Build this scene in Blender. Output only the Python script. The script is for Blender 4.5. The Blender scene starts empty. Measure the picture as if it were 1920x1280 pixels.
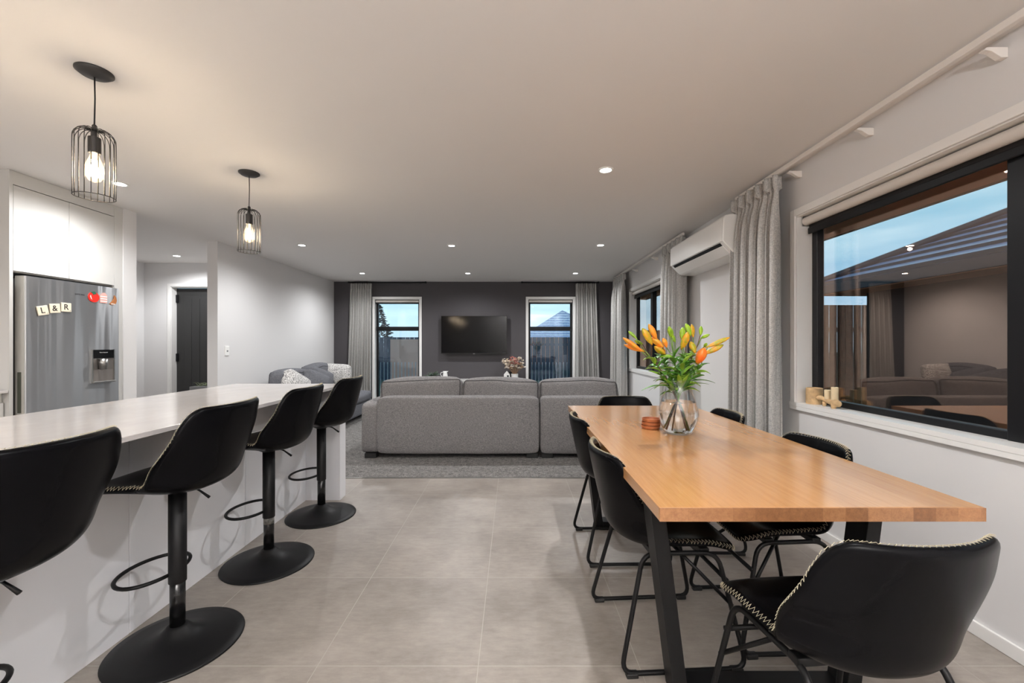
import bpy, bmesh, math, random
from mathutils import Vector, Matrix, noise
PI = math.pi
SC = bpy.context.scene
COL = SC.collection

# ------------------------------------------------------------------ camera
cam_data = bpy.data.cameras.new('camera')
cam = bpy.data.objects.new('camera', cam_data); COL.objects.link(cam)
cam.location = (0, 0, 1.2); cam.rotation_euler = (PI/2, 0, 0)
cam_data.sensor_width = 36.0; cam_data.lens = 36.0*795/1920
cam_data.shift_x = -2/1920; cam_data.shift_y = 5/1920
cam_data.clip_start = 0.02; cam_data.clip_end = 300
SC.camera = cam
SC.view_settings.view_transform = 'Standard'; SC.view_settings.look = 'None'
SC.view_settings.gamma = 1.0; SC.view_settings.use_curve_mapping = False
SC.view_settings.exposure = 0.95
SC.cycles.use_denoising = True
SC.cycles.max_bounces = 14; SC.cycles.diffuse_bounces = 7; SC.cycles.glossy_bounces = 6
SC.cycles.transmission_bounces = 12; SC.cycles.transparent_max_bounces = 24
SC.cycles.sample_clamp_indirect = 4.0
SC.cycles.caustics_refractive = False; SC.cycles.caustics_reflective = False

# ------------------------------------------------------------------ node helpers
class NT:
    def __init__(s, tree): s.t = tree; s.n = tree.nodes; s.l = tree.links
    def new(s, typ, **kw):
        n = s.n.new(typ)
        for k, v in kw.items(): setattr(n, k, v)
        return n
    def link(s, a, b): s.l.new(a, b)
    def math(s, op, a, b=None):
        n = s.new('ShaderNodeMath', operation=op)
        for i, v in enumerate((a, b)):
            if v is None: continue
            if isinstance(v, (int, float)): n.inputs[i].default_value = v
            else: s.link(v, n.inputs[i])
        return n.outputs[0]
    def coord(s, scale=(1, 1, 1), loc=(0, 0, 0), kind='Object'):
        tc = s.new('ShaderNodeTexCoord'); mp = s.new('ShaderNodeMapping')
        mp.inputs['Scale'].default_value = scale; mp.inputs['Location'].default_value = loc
        s.link(tc.outputs[kind], mp.inputs[0]); return mp.outputs[0]
    def noise(s, vec, scale, detail=3, rough=0.55):
        n = s.new('ShaderNodeTexNoise'); n.inputs['Scale'].default_value = scale
        n.inputs['Detail'].default_value = detail; n.inputs['Roughness'].default_value = rough
        s.link(vec, n.inputs['Vector']); return n.outputs['Fac']
    def ramp(s, fac, stops):
        r = s.new('ShaderNodeValToRGB')
        while len(r.color_ramp.elements) < len(stops): r.color_ramp.elements.new(0.5)
        for e, (p, c) in zip(r.color_ramp.elements, stops):
            e.position = p; e.color = (c[0], c[1], c[2], 1)
        s.link(fac, r.inputs[0]); return r.outputs[0]
    def mix(s, fac, a, b, typ='MIX'):
        n = s.new('ShaderNodeMix', data_type='RGBA', blend_type=typ)
        for sock, v in ((n.inputs[0], fac), (n.inputs[6], a), (n.inputs[7], b)):
            if isinstance(v, (int, float)): sock.default_value = v
            elif isinstance(v, tuple): sock.default_value = (v[0], v[1], v[2], 1)
            else: s.link(v, sock)
        return n.outputs[2]
    def bump(s, h, strength, dist=0.002):
        b = s.new('ShaderNodeBump'); b.inputs['Strength'].default_value = strength
        b.inputs['Distance'].default_value = dist; s.link(h, b.inputs['Height']); return b.outputs[0]

def srgb(r, g, b):
    f = lambda c: (c/255/12.92) if c/255 <= 0.04045 else ((c/255+0.055)/1.055)**2.4
    return (f(r), f(g), f(b))

def newmat(name):
    m = bpy.data.materials.new(name); m.use_nodes = True
    nt = NT(m.node_tree); p = nt.n['Principled BSDF']
    return m, nt, p

def mat(name, col, rough=0.5, metal=0.0, var=0.0, vscale=8, bump=0.0, bscale=60, emit=None, estr=0, coat=0, spec=0.5):
    m, nt, p = newmat(name)
    p.inputs['Base Color'].default_value = (*col, 1); p.inputs['Roughness'].default_value = rough
    p.inputs['Metallic'].default_value = metal; p.inputs['Specular IOR Level'].default_value = spec
    if coat: p.inputs['Coat Weight'].default_value = coat; p.inputs['Coat Roughness'].default_value = 0.1
    vec = nt.coord()
    if var:
        f = nt.noise(vec, vscale)
        c = nt.ramp(f, [(0.3, tuple(x*(1-var) for x in col)), (0.7, tuple(min(1, x*(1+var)) for x in col))])
        nt.link(c, p.inputs['Base Color'])
    if bump: nt.link(nt.bump(nt.noise(vec, bscale), bump), p.inputs['Normal'])
    if emit: p.inputs['Emission Color'].default_value = (*emit, 1); p.inputs['Emission Strength'].default_value = estr
    return m

def fabric(name, c0, c1, sx=260, sz=260, rough=0.95, bump=0.5, mottled=0.0):
    m, nt, p = newmat(name); p.inputs['Roughness'].default_value = rough
    p.inputs['Specular IOR Level'].default_value = 0.15
    a = nt.noise(nt.coord((sx, sx, sz*0.12)), 1.0, 2); b = nt.noise(nt.coord((sx*0.12, sx*0.12, sz)), 1.0, 2)
    f = nt.math('MULTIPLY', nt.math('ADD', a, b), 0.5)
    col = nt.ramp(f, [(0.38, c0), (0.62, c1)])
    if mottled:
        g = nt.noise(nt.coord(), 5, 2)
        col = nt.mix(mottled, col, nt.ramp(g, [(0.35, (0.6, 0.6, 0.6)), (0.65, (1, 1, 1))]), 'MULTIPLY')
    nt.link(col, p.inputs['Base Color']); nt.link(nt.bump(f, bump, 0.003), p.inputs['Normal'])
    return m

def glass_pane(name, tint=(1, 1, 1), f0=0.045, rough=0.0, refl=(1, 1, 1)):
    """clear glass: see-through, reflecting by Schlick's law on each face"""
    m = bpy.data.materials.new(name); m.use_nodes = True
    nt = NT(m.node_tree); nt.n.remove(nt.n['Principled BSDF']); out = nt.n['Material Output']
    g = nt.new('ShaderNodeNewGeometry'); d = nt.new('ShaderNodeVectorMath', operation='DOT_PRODUCT')
    nt.link(g.outputs['Normal'], d.inputs[0]); nt.link(g.outputs['Incoming'], d.inputs[1])
    c = nt.math('ABSOLUTE', d.outputs['Value']); k = nt.math('POWER', nt.math('SUBTRACT', 1.0, c), 5.0)
    f = nt.math('ADD', nt.math('MULTIPLY', k, 1-f0), f0)
    tr = nt.new('ShaderNodeBsdfTransparent'); tr.inputs[0].default_value = (*tint, 1)
    gl = nt.new('ShaderNodeBsdfGlossy'); gl.inputs['Roughness'].default_value = rough; gl.inputs['Color'].default_value = (*refl, 1)
    mx = nt.new('ShaderNodeMixShader'); nt.link(f, mx.inputs[0]); nt.link(tr.outputs[0], mx.inputs[1]); nt.link(gl.outputs[0], mx.inputs[2])
    nt.link(mx.outputs[0], out.inputs['Surface']); return m

# ------------------------------------------------------------------ world: dusk sky with soft cloud bands
w = bpy.data.worlds.new('dusk_sky'); SC.world = w; w.use_nodes = True
nt = NT(w.node_tree); bg = nt.n['Background']
tc = nt.new('ShaderNodeTexCoord'); sp = nt.new('ShaderNodeSeparateXYZ'); nt.link(tc.outputs['Generated'], sp.inputs[0])
z = sp.outputs['Z']
grad = nt.ramp(z, [(0.0, (0.55, 0.72, 0.82)), (0.12, (0.36, 0.62, 0.80)), (0.35, (0.24, 0.64, 0.76)), (1.0, (0.10, 0.28, 0.50))])
mp = nt.new('ShaderNodeMapping'); mp.inputs['Scale'].default_value = (1.4, 1.4, 9.0); nt.link(tc.outputs['Generated'], mp.inputs[0])
cl = nt.noise(mp.outputs[0], 1.6, 5, 0.55)
cf = nt.ramp(cl, [(0.38, (0, 0, 0)), (0.62, (1, 1, 1))])
skyc = nt.mix(nt.math('MULTIPLY', cf, 0.75), grad, (0.72, 0.95, 1.0))
nt.link(skyc, bg.inputs['Color']); bg.inputs['Strength'].default_value = 0.70

# ------------------------------------------------------------------ geometry helpers
class MB:
    def __init__(s): s.v = []; s.f = []
    def add(s, vs, fs):
        o = len(s.v); s.v += [tuple(v) for v in vs]; s.f += [tuple(i+o for i in f) for f in fs]; return s
    def box(s, x0, x1, y0, y1, z0, z1, M=None):
        vs = [Vector((x, y, z)) for x in (x0, x1) for y in (y0, y1) for z in (z0, z1)]
        if M is not None: vs = [M @ v for v in vs]
        return s.add(vs, [(0, 1, 3, 2), (4, 6, 7, 5), (0, 4, 5, 1), (2, 3, 7, 6), (0, 2, 6, 4), (1, 5, 7, 3)])
    def lathe(s, prof, cx=0, cy=0, cz=0, n=32, M=None, closed=False):
        vs = []; fs = []
        for r, z in prof:
            for k in range(n):
                a = 2*PI*k/n; p = Vector((cx+r*math.cos(a), cy+r*math.sin(a), cz+z))
                vs.append(M @ p if M is not None else p)
        m = len(prof)
        for i in range(m-1 if not closed else m):
            j = (i+1) % m
            for k in range(n):
                k2 = (k+1) % n; fs.append((i*n+k, i*n+k2, j*n+k2, j*n+k))
        if not closed:
            fs.append(tuple(range(n))[::-1]); fs.append(tuple((m-1)*n+k for k in range(n)))
        return s.add(vs, fs)
    def cyl(s, cx, cy, z0, z1, r, n=24): return s.lathe([(r, z0), (r, z1)], cx, cy, 0, n)
    def tube(s, pts, r, n=8, closed=False):
        pts = [Vector(p) for p in pts]; m = len(pts); vs = []; fs = []
        prev = None
        for i in range(m):
            if closed: t = pts[(i+1) % m]-pts[i-1]
            else: t = pts[min(i+1, m-1)]-pts[max(i-1, 0)]
            t.normalize()
            if prev is None:
                u = t.orthogonal().normalized()
            else:
                u = prev - t*prev.dot(t)
                u = u.normalized() if u.length > 1e-6 else t.orthogonal().normalized()
            prev = u; w_ = t.cross(u)
            rr = r[i] if isinstance(r, (list, tuple)) else r
            for k in range(n):
                a = 2*PI*k/n; vs.append(pts[i]+(u*math.cos(a)+w_*math.sin(a))*rr)
        for i in range(m if closed else m-1):
            j = (i+1) % m
            for k in range(n):
                k2 = (k+1) % n; fs.append((i*n+k, i*n+k2, j*n+k2, j*n+k))
        if not closed: fs += [tuple(range(n))[::-1], tuple((m-1)*n+k for k in range(n))]
        return s.add(vs, fs)
    def prism(s, poly, a0, a1, axis='x'):
        """extrude polygon: axis x -> poly in (y,z); y -> (x,z); z -> (x,y)"""
        def P(q, a): return {'x': (a, q[0], q[1]), 'y': (q[0], a, q[1]), 'z': (q[0], q[1], a)}[axis]
        n = len(poly); vs = [P(q, a0) for q in poly]+[P(q, a1) for q in poly]
        fs = [tuple(range(n))[::-1], tuple(range(n, 2*n))]+[(i, (i+1) % n, n+(i+1) % n, n+i) for i in range(n)]
        return s.add(vs, fs)
    def grid(s, P, wrap=False):
        m = len(P); n = len(P[0]); fs = []
        for i in range(m-1):
            for j in range(n if wrap else n-1):
                j2 = (j+1) % n; fs.append((i*n+j, i*n+j2, (i+1)*n+j2, (i+1)*n+j))
        return s.add([p for row in P for p in row], fs)
    def build(s, name, m, parent=None, smooth=False, bevel=0, sub=0, loc=None, rz=0, auto=None, segs=2, solid=0):
        me = bpy.data.meshes.new(name); me.from_pydata(s.v, [], s.f)
        bm = bmesh.new(); bm.from_mesh(me); bmesh.ops.recalc_face_normals(bm, faces=bm.faces); bm.to_mesh(me); bm.free()
        me.materials.append(m)
        if smooth: me.shade_smooth()
        o = bpy.data.objects.new(name, me); COL.objects.link(o)
        if parent is not None: o.parent = parent
        if loc is not None: o.location = loc
        if rz: o.rotation_euler = (0, 0, rz)
        if solid:
            md = o.modifiers.new('solid', 'SOLIDIFY'); md.thickness = solid; md.offset = 0
        if bevel:
            md = o.modifiers.new('bevel', 'BEVEL'); md.width = bevel; md.segments = segs; md.limit_method = 'ANGLE'; md.angle_limit = 0.6
        if sub:
            md = o.modifiers.new('sub', 'SUBSURF'); md.levels = sub; md.render_levels = sub
        if auto: 
            me.shade_smooth(); me.set_sharp_from_angle(angle=auto)
        return o

def tag(o, label, cat, group=None, kind=None):
    o['label'] = label; o['category'] = cat
    if group: o['group'] = group
    if kind: o['kind'] = kind
    return o
def thing(name, label, cat, loc=(0, 0, 0), rz=0, group=None):
    o = bpy.data.objects.new(name, None); COL.objects.link(o); o.location = loc; o.rotation_euler = (0, 0, rz)
    o.empty_display_size = 0.1
    return tag(o, label, cat, group)
def struct(o, label=None):
    o['kind'] = 'structure'
    if label: o['label'] = label
    return o
def senmpty(name, loc=(0, 0, 0)):
    o = bpy.data.objects.new(name, None); COL.objects.link(o); o.location = loc; o['kind'] = 'structure'; return o
def copy_tree(o, parent=None):
    c = o.copy(); COL.objects.link(c)
    if parent is not None: c.parent = parent
    for ch in list(o.children): copy_tree(ch, c)
    return c
def place(proto, first, loc, rz, label, group=None):
    o = proto if first else copy_tree(proto)
    o.location = loc; o.rotation_euler = (0, 0, rz); o['label'] = label
    if group: o['group'] = group
    return o
def catmull(pts, per=6, closed=False):
    pts = [Vector(p) for p in pts]; n = len(pts); out = []
    rng = range(n) if closed else range(n-1)
    for i in rng:
        if closed: p0, p1, p2, p3 = pts[i-1], pts[i], pts[(i+1) % n], pts[(i+2) % n]
        else: p0, p1, p2, p3 = pts[max(i-1, 0)], pts[i], pts[i+1], pts[min(i+2, n-1)]
        for k in range(per):
            t = k/per; out.append(0.5*((2*p1)+(p2-p0)*t+(2*p0-5*p1+4*p2-p3)*t*t+(3*p1-p0-3*p2+p3)*t**3))
    if not closed: out.append(pts[-1])
    return out
def fillet(pts, r, closed=False, n=6):
    pts = [Vector(p) for p in pts]; m = len(pts); out = []
    for i in range(m):
        if not closed and i in (0, m-1): out.append(pts[i]); continue
        a, b, c = pts[i-1], pts[i], pts[(i+1) % m]
        rr = min(r, (a-b).length*0.48, (c-b).length*0.48)
        p = b+(a-b).normalized()*rr; q = b+(c-b).normalized()*rr
        for k in range(n+1):
            t = k/n; out.append(p*(1-t)**2+b*2*t*(1-t)+q*t*t)
    return out
def text_mesh(txt, size, name, m, parent, M, depth=0.0006):
    cu = bpy.data.curves.new('letters', 'FONT'); cu.body = txt; cu.size = size; cu.extrude = depth
    cu.align_x = 'CENTER'; cu.align_y = 'CENTER'; cu.resolution_u = 3
    t = bpy.data.objects.new('letters', cu); COL.objects.link(t)
    dg = bpy.context.evaluated_depsgraph_get()
    me = bpy.data.meshes.new_from_object(t.evaluated_get(dg)); bpy.data.objects.remove(t)
    me.name = name; me.materials.clear(); me.materials.append(m); me.transform(M)
    o = bpy.data.objects.new(name, me); COL.objects.link(o)
    if parent is not None: o.parent = parent
    return o

# ------------------------------------------------------------------ materials
M = {}
M['wall'] = mat('white_wall_paint', srgb(220, 219, 219), 0.75, bump=0.04, bscale=300)
M['ceiling'] = mat('ceiling_paint', srgb(232, 229, 226), 0.8, bump=0.03, bscale=300)
M['accent'] = mat('charcoal_wall_paint', srgb(74, 71, 74), 0.7, bump=0.04, bscale=300)
M['trim'] = mat('white_gloss_trim', srgb(236, 235, 233), 0.35)
M['cab'] = mat('white_cabinet', srgb(202, 201, 198), 0.32)
M['island'] = mat('island_panel', srgb(232, 232, 235), 0.42)
M['black'] = mat('black_aluminium', srgb(17, 18, 21), 0.4, spec=0.25)
M['powder'] = mat('black_powder_coat', srgb(16, 16, 17), 0.45, spec=0.22)
M['leather'] = mat('black_leather', srgb(11, 11, 13), 0.27, bump=0.05, bscale=420, var=0.15, vscale=6, spec=0.07)
M['thread'] = mat('cream_thread', srgb(188, 178, 152), 0.8)
M['plastic'] = mat('black_rubber', srgb(18, 18, 18), 0.6)
M['white_plastic'] = mat('white_plastic', srgb(240, 240, 238), 0.35)
M['grey_plastic'] = mat('grey_plastic', srgb(120, 120, 122), 0.45)
M['curtain'] = fabric('grey_woven_curtain', srgb(146, 145, 144), srgb(204, 202, 198), 700, 420, bump=0.2)
M['sofa'] = fabric('grey_woven_sofa', srgb(84, 83, 85), srgb(156, 153, 152), 620, 620, bump=0.35, mottled=0.08)
M['sofa_dark'] = fabric('slate_sofa_fabric', srgb(84, 85, 90), srgb(124, 125, 130), 340, 340, bump=0.5)
M['piping'] = mat('dark_piping', srgb(52, 51, 53), 0.9)
M['pattern'] = None
M['glass_far'] = glass_pane('far_window_glass', (0.93, 0.97, 1.0), 0.06, refl=(0.8, 0.9, 1.0))
M['glass'] = glass_pane('window_glass', (0.95, 0.97, 1.0), 0.175, refl=(1.0, 0.75, 0.60))
M['vase'] = glass_pane('vase_glass', (0.97, 0.98, 0.985), 0.05)
M['lamp'] = mat('lamp_lens', (1, 1, 1), 0.5, emit=(1.0, 0.97, 0.93), estr=30)
M['filament'] = mat('glowing_filament', (1, 0.8, 0.5), 0.5, emit=(1.0, 0.87, 0.72), estr=150)
M['bulbglass'] = glass_pane('amber_bulb_glass', (1.0, 0.92, 0.78), 0.08)
nb = NT(M['bulbglass'].node_tree); em_ = nb.new('ShaderNodeEmission'); em_.inputs[0].default_value = (1.0, 0.72, 0.42, 1); em_.inputs[1].default_value = 0.5
ad_ = nb.new('ShaderNodeAddShader'); nb.link(nb.n['Mix Shader'].outputs[0], ad_.inputs[0]); nb.link(em_.outputs[0], ad_.inputs[1]); nb.link(ad_.outputs[0], nb.n['Material Output'].inputs['Surface'])
M['pendant'] = mat('dark_grey_pendant_metal', srgb(44, 42, 41), 0.5)
M['steel'] = mat('satin_steel', srgb(180, 180, 178), 0.3, metal=1)

# speckled cushion
m, nt, p = newmat('speckled_cushion'); f = nt.noise(nt.coord(), 110, 2)
nt.link(nt.ramp(f, [(0.46, srgb(120, 119, 119)), (0.54, srgb(226, 224, 221))]), p.inputs['Base Color']); p.inputs['Roughness'].default_value = 0.9; M['pattern'] = m

# floor tiles 600 x 600
m, nt, p = newmat('grey_floor_tile'); vec = nt.coord(loc=(0.130, 0.218, 0))
br = nt.new('ShaderNodeTexBrick'); br.offset = 0.0; br.squash = 1.0
for k, v in (('Scale', 1.0), ('Mortar Size', 0.0016), ('Mortar Smooth', 0.1), ('Brick Width', 0.6), ('Row Height', 0.6), ('Bias', 0.0)): br.inputs[k].default_value = v
br.inputs['Color1'].default_value = (0.9, 0.9, 0.9, 1); br.inputs['Color2'].default_value = (1, 1, 1, 1); br.inputs['Mortar'].default_value = (1, 1, 1, 1)
nt.link(vec, br.inputs['Vector'])
n1 = nt.noise(nt.coord((1, 1, 1)), 2.2, 6, 0.62); n2 = nt.noise(nt.coord((1, 3, 1)), 14, 5, 0.7)
tile = nt.ramp(nt.math('ADD', nt.math('MULTIPLY', n1, 0.65), nt.math('MULTIPLY', n2, 0.35)), [(0.36, srgb(130, 122, 115)), (0.64, srgb(168, 160, 152))])
tile = nt.mix(1.0, tile, br.outputs['Color'], 'MULTIPLY')
tile = nt.mix(br.outputs['Fac'], tile, srgb(170, 163, 156))
nt.link(tile, p.inputs['Base Color'])
rr = nt.math('ADD', nt.math('MULTIPLY', n2, 0.18), 0.34); nt.link(rr, p.inputs['Roughness'])
nt.link(nt.bump(nt.math('SUBTRACT', nt.math('MULTIPLY', n2, 0.15), br.outputs['Fac']), 0.15, 0.001), p.inputs['Normal']); M['tile'] = m

# carpet
m, nt, p = newmat('grey_carpet'); vec = nt.coord(); a = nt.noise(vec, 110, 4, 0.75); b = nt.noise(vec, 22, 3)
f = nt.math('ADD', nt.math('MULTIPLY', a, 0.75), nt.math('MULTIPLY', b, 0.25))
nt.link(nt.ramp(f, [(0.36, srgb(58, 57, 56)), (0.64, srgb(158, 155, 152))]), p.inputs['Base Color'])
p.inputs['Roughness'].default_value = 1.0; p.inputs['Specular IOR Level'].default_value = 0.1
nt.link(nt.bump(f, 1.0, 0.006), p.inputs['Normal']); M['carpet'] = m

# stone benchtop
m, nt, p = newmat('pale_stone'); f = nt.noise(nt.coord((2.2, 1.2, 2)), 3.0, 7, 0.65)
nt.link(nt.ramp(f, [(0.35, srgb(203, 199, 197)), (0.65, srgb(212, 208, 206))]), p.inputs['Base Color'])
p.inputs['Roughness'].default_value = 0.13; M['stone'] = m

# planked timber
def timber(name, cdark, clight, plank=0.075, rough=0.3, endgrain=True):
    m, nt, p = newmat(name); tc = nt.new('ShaderNodeTexCoord'); sp = nt.new('ShaderNodeSeparateXYZ'); nt.link(tc.outputs['Object'], sp.inputs[0])
    pid = nt.math('FLOOR', nt.math('DIVIDE', sp.outputs['X'], plank))
    wn = nt.new('ShaderNodeTexWhiteNoise', noise_dimensions='1D'); nt.link(pid, wn.inputs['W'])
    cb = nt.new('ShaderNodeCombineXYZ')
    nt.link(nt.math('MULTIPLY', sp.outputs['X'], 1.0), cb.inputs[0])
    nt.link(nt.math('ADD', nt.math('MULTIPLY', sp.outputs['Y'], 0.045), nt.math('MULTIPLY', wn.outputs['Value'], 7.0)), cb.inputs[1])
    nt.link(sp.outputs['Z'], cb.inputs[2])
    g1 = nt.noise(cb.outputs[0], 70, 5, 0.6); g2 = nt.noise(cb.outputs[0], 260, 3, 0.7)
    f = nt.math('ADD', nt.math('MULTIPLY', g1, 0.6), nt.math('MULTIPLY', g2, 0.4))
    col = nt.ramp(f, [(0.34, cdark), (0.66, clight)])
    tone = nt.ramp(wn.outputs['Value'], [(0.0, (0.90, 0.88, 0.86)), (1.0, (1.0, 1.0, 1.0))] if endgrain else [(0.0, (0.55, 0.5, 0.46)), (1.0, (1.0, 1.0, 1.0))])
    col = nt.mix(1.0, col, tone, 'MULTIPLY')
    nt.link(col, p.inputs['Base Color']); p.inputs['Roughness'].default_value = rough
    nt.link(nt.bump(f, 0.02, 0.0015), p.inputs['Normal']); return m
M['oak'] = timber('honey_timber', srgb(190, 136, 84), srgb(208, 156, 102), 0.075, 0.24)
M['oak'].node_tree.nodes['Principled BSDF'].inputs['Coat Weight'].default_value = 0.6; M['oak'].node_tree.nodes['Principled BSDF'].inputs['Coat Roughness'].default_value = 0.14
M['oakend'] = timber('timber_end_blocks', srgb(142, 98, 66), srgb(176, 128, 88), 0.062, 0.4, False)
M['coaster'] = mat('red_brown_wood', srgb(168, 100, 62), 0.45, var=0.2, vscale=30)
M['driftwood'] = mat('driftwood', srgb(205, 172, 128), 0.8, var=0.35, vscale=14, bump=0.4, bscale=50)
M['candle'] = mat('candle_wax', srgb(226, 205, 168), 0.6, var=0.05, vscale=30)

# brushed fridge steel
m, nt, p = newmat('brushed_fridge_steel'); f = nt.noise(nt.coord((2, 500, 2)), 1.0, 2)
p.inputs['Base Color'].default_value = (*srgb(174, 175, 177), 1); p.inputs['Metallic'].default_value = 0.85; p.inputs['Anisotropic'].default_value = 0.9; p.inputs['Anisotropic Rotation'].default_value = 0.25; tg_ = nt.new('ShaderNodeTangent', direction_type='RADIAL', axis='Z'); nt.link(tg_.outputs[0], p.inputs['Tangent'])
nt.link(nt.math('ADD', nt.math('MULTIPLY', f, 0.03), 0.30), p.inputs['Roughness'])
g = nt.noise(nt.coord((1, 5.0, 0.25)), 2.0, 1); nt.link(nt.bump(g, 0.5, 0.03), p.inputs['Normal']); M['fridge'] = m
M['fridge_side'] = mat('fridge_pale_edge', srgb(196, 194, 188), 0.35, metal=0.4)

# ================================================================== ROOM
XR, XL, YF, YB, H = 1.914, -3.445, 8.154, -3.2, 2.4
struct(MB().box(-5.6, XR+0.2, YB-0.1, 3.80, -0.12, 0).build('floor', M['tile']), 'large pale grey square floor tiles')
struct(MB().box(-3.56, XR+0.2, 3.80, YF+0.14, -0.12, 0.004).build('floor', M['carpet']), 'grey carpet of the living area')
struct(MB().box(-5.6, -3.56, 3.80, 6.5, -0.12, 0).build('floor', M['tile']), 'hall floor tiles')
struct(MB().box(-3.40, XR, 3.79, 3.806, 0.0, 0.006).build('trim_1', M['steel']), 'thin metal strip between tile and carpet')
struct(MB().box(-5.6, XR+0.2, YB-0.1, YF+0.14, H, H+0.12).build('ceiling', M['ceiling']), 'flat white ceiling')

def wall_with_holes(name, m, fixed0, fixed1, a0, a1, z1, holes, axis):
    """axis 'y': wall runs along y at x in fixed; axis 'x': wall runs along x at y in fixed"""
    mb = MB()
    def bx(p0, p1, q0, q1):
        if p1-p0 < 1e-5 or q1-q0 < 1e-5: return
        if axis == 'y': mb.box(fixed0, fixed1, p0, p1, q0, q1)
        else: mb.box(p0, p1, fixed0, fixed1, q0, q1)
    cur = a0
    for (h0, h1, zz0, zz1) in sorted(holes):
        bx(cur, h0, 0, z1); bx(h0, h1, 0, zz0); bx(h0, h1, zz1, z1); cur = h1
    bx(cur, a1, 0, z1)
    return struct(mb.build(name, m))
W1 = (0.42, 2.864, 0.806, 2.062); W2 = (4.72, 6.93, 0.806, 2.056)
wall_with_holes('wall_right', M['wall'], XR, XR+0.15, YB-0.1, YF+0.14, H, [W1, W2], 'y')
FL = (-2.663, -1.800, 0.12, 2.065); FR = (0.291, 1.155, 0.12, 2.065)
wall_with_holes('wall_far', M['accent'], YF, YF+0.15, XL-0.12, XR, H, [FL, FR], 'x')
struct(MB().box(XL-0.12, XL, 4.943, YF, 0, H).build('wall_left', M['wall']))
struct(MB().box(-5.6, XL, 3.75, 3.88, 0, H).build('wall_partition', M['wall']))
wall_with_holes('wall_hall_far', M['wall'], 6.276, 6.40, -5.6, XL-0.12, H, [(-5.066, -4.20, 0, 2.05)], 'x')
struct(MB().box(-5.6, -5.463, 3.88, 6.276, 0, H).build('wall_hall_left', M['wall']))
struct(MB().box(-4.20, -4.07, YB-0.1, 3.75, 0, H).build('wall_kitchen', M['wall']))
struct(MB().box(-4.20, XR+0.1, YB-0.1, YB, 0, H).build('wall_back', M['wall']))
# base boards
for nm, b in (('right', (XR-0.012, XR, YB, YF-0.012)), ('left', (XL, XL+0.012, 4.943, YF-0.012)),):
    struct(MB().box(b[0], b[1], b[2], b[3], 0, 0.058).build('baseboard_'+nm, M['trim'], bevel=0.003))
struct(MB().box(XL, XR, YF-0.012, YF, 0, 0.058).build('baseboard_far', M['trim'], bevel=0.003))
struct(MB().box(-5.463, -5.11, 6.264, 6.276, 0, 0.058).build('baseboard_hall', M['trim'], bevel=0.003))

# ---- windows
def side_window(n, y0, y1, z0, z1, mullions, opener):
    r = senmpty('window_%d' % n, (XR, (y0+y1)/2, 0)); r['label'] = 'black framed window in the right wall, %s' % opener
    oy = (y0+y1)/2
    def rel(mb): mb.v = [(x-XR, y-oy, z_) for x, y, z_ in mb.v]; return mb
    t = MB(); w_ = 0.046
    t.box(XR-0.014, XR, y0-w_, y0, z0-w_, z1+w_); t.box(XR-0.014, XR, y1, y1+w_, z0-w_, z1+w_)
    t.box(XR-0.014, XR, y0, y1, z1, z1+w_); t.box(XR-0.018, XR, y0-w_, y1+w_, z0-w_, z0-0.0205)
    rel(t).build('window_trim', M['trim'], r, bevel=0.003)
    l = MB(); l.box(XR, XR+0.125, y0, y0+0.006, z0, z1); l.box(XR, XR+0.125, y1-0.006, y1, z0, z1); l.box(XR, XR+0.125, y0, y1, z1-0.006, z1)
    rel(l).build('window_reveal', M['trim'], r)
    rel(MB().box(XR-0.019, XR+0.125, y0-w_, y1+w_, z0-0.02, z0+0.004)).build('window_sill', M['trim'], r)
    f = MB(); X0, X1 = XR+0.10, XR+0.148; fw = 0.055
    f.box(X0, X1, y0+0.006, y0+fw, z0+0.004, z1); f.box(X0, X1, y1-fw, y1-0.006, z0+0.004, z1); f.box(X0, X1, y0, y1, z0+0.004, z0+0.040); f.box(X0, X1, y0, y1, z1-0.05, z1-0.006)
    for my, mw in mullions: f.box(X0-0.012, X1, my-mw, my+mw, z0+0.004, z1-0.006)
    rel(f).build('window_frame', M['black'], r, bevel=0.004)
    ys = [y0+fw]+[q for my, mw in mullions for q in (my-mw, my+mw)]+[y1-fw]
    for i in range(0, len(ys), 2):
        rel(MB().box(X0+0.022, X0+0.028, ys[i]-0.005, ys[i+1]+0.005, z0+0.036, z1-0.045)).build('pane', M['glass'], r)
    return r
w1 = side_window(1, *W1, [(1.66, 0.06)], 'over the dining table')
rw = side_window(2, *W2, [(6.13, 0.045)], 'between the grey curtains')
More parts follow.
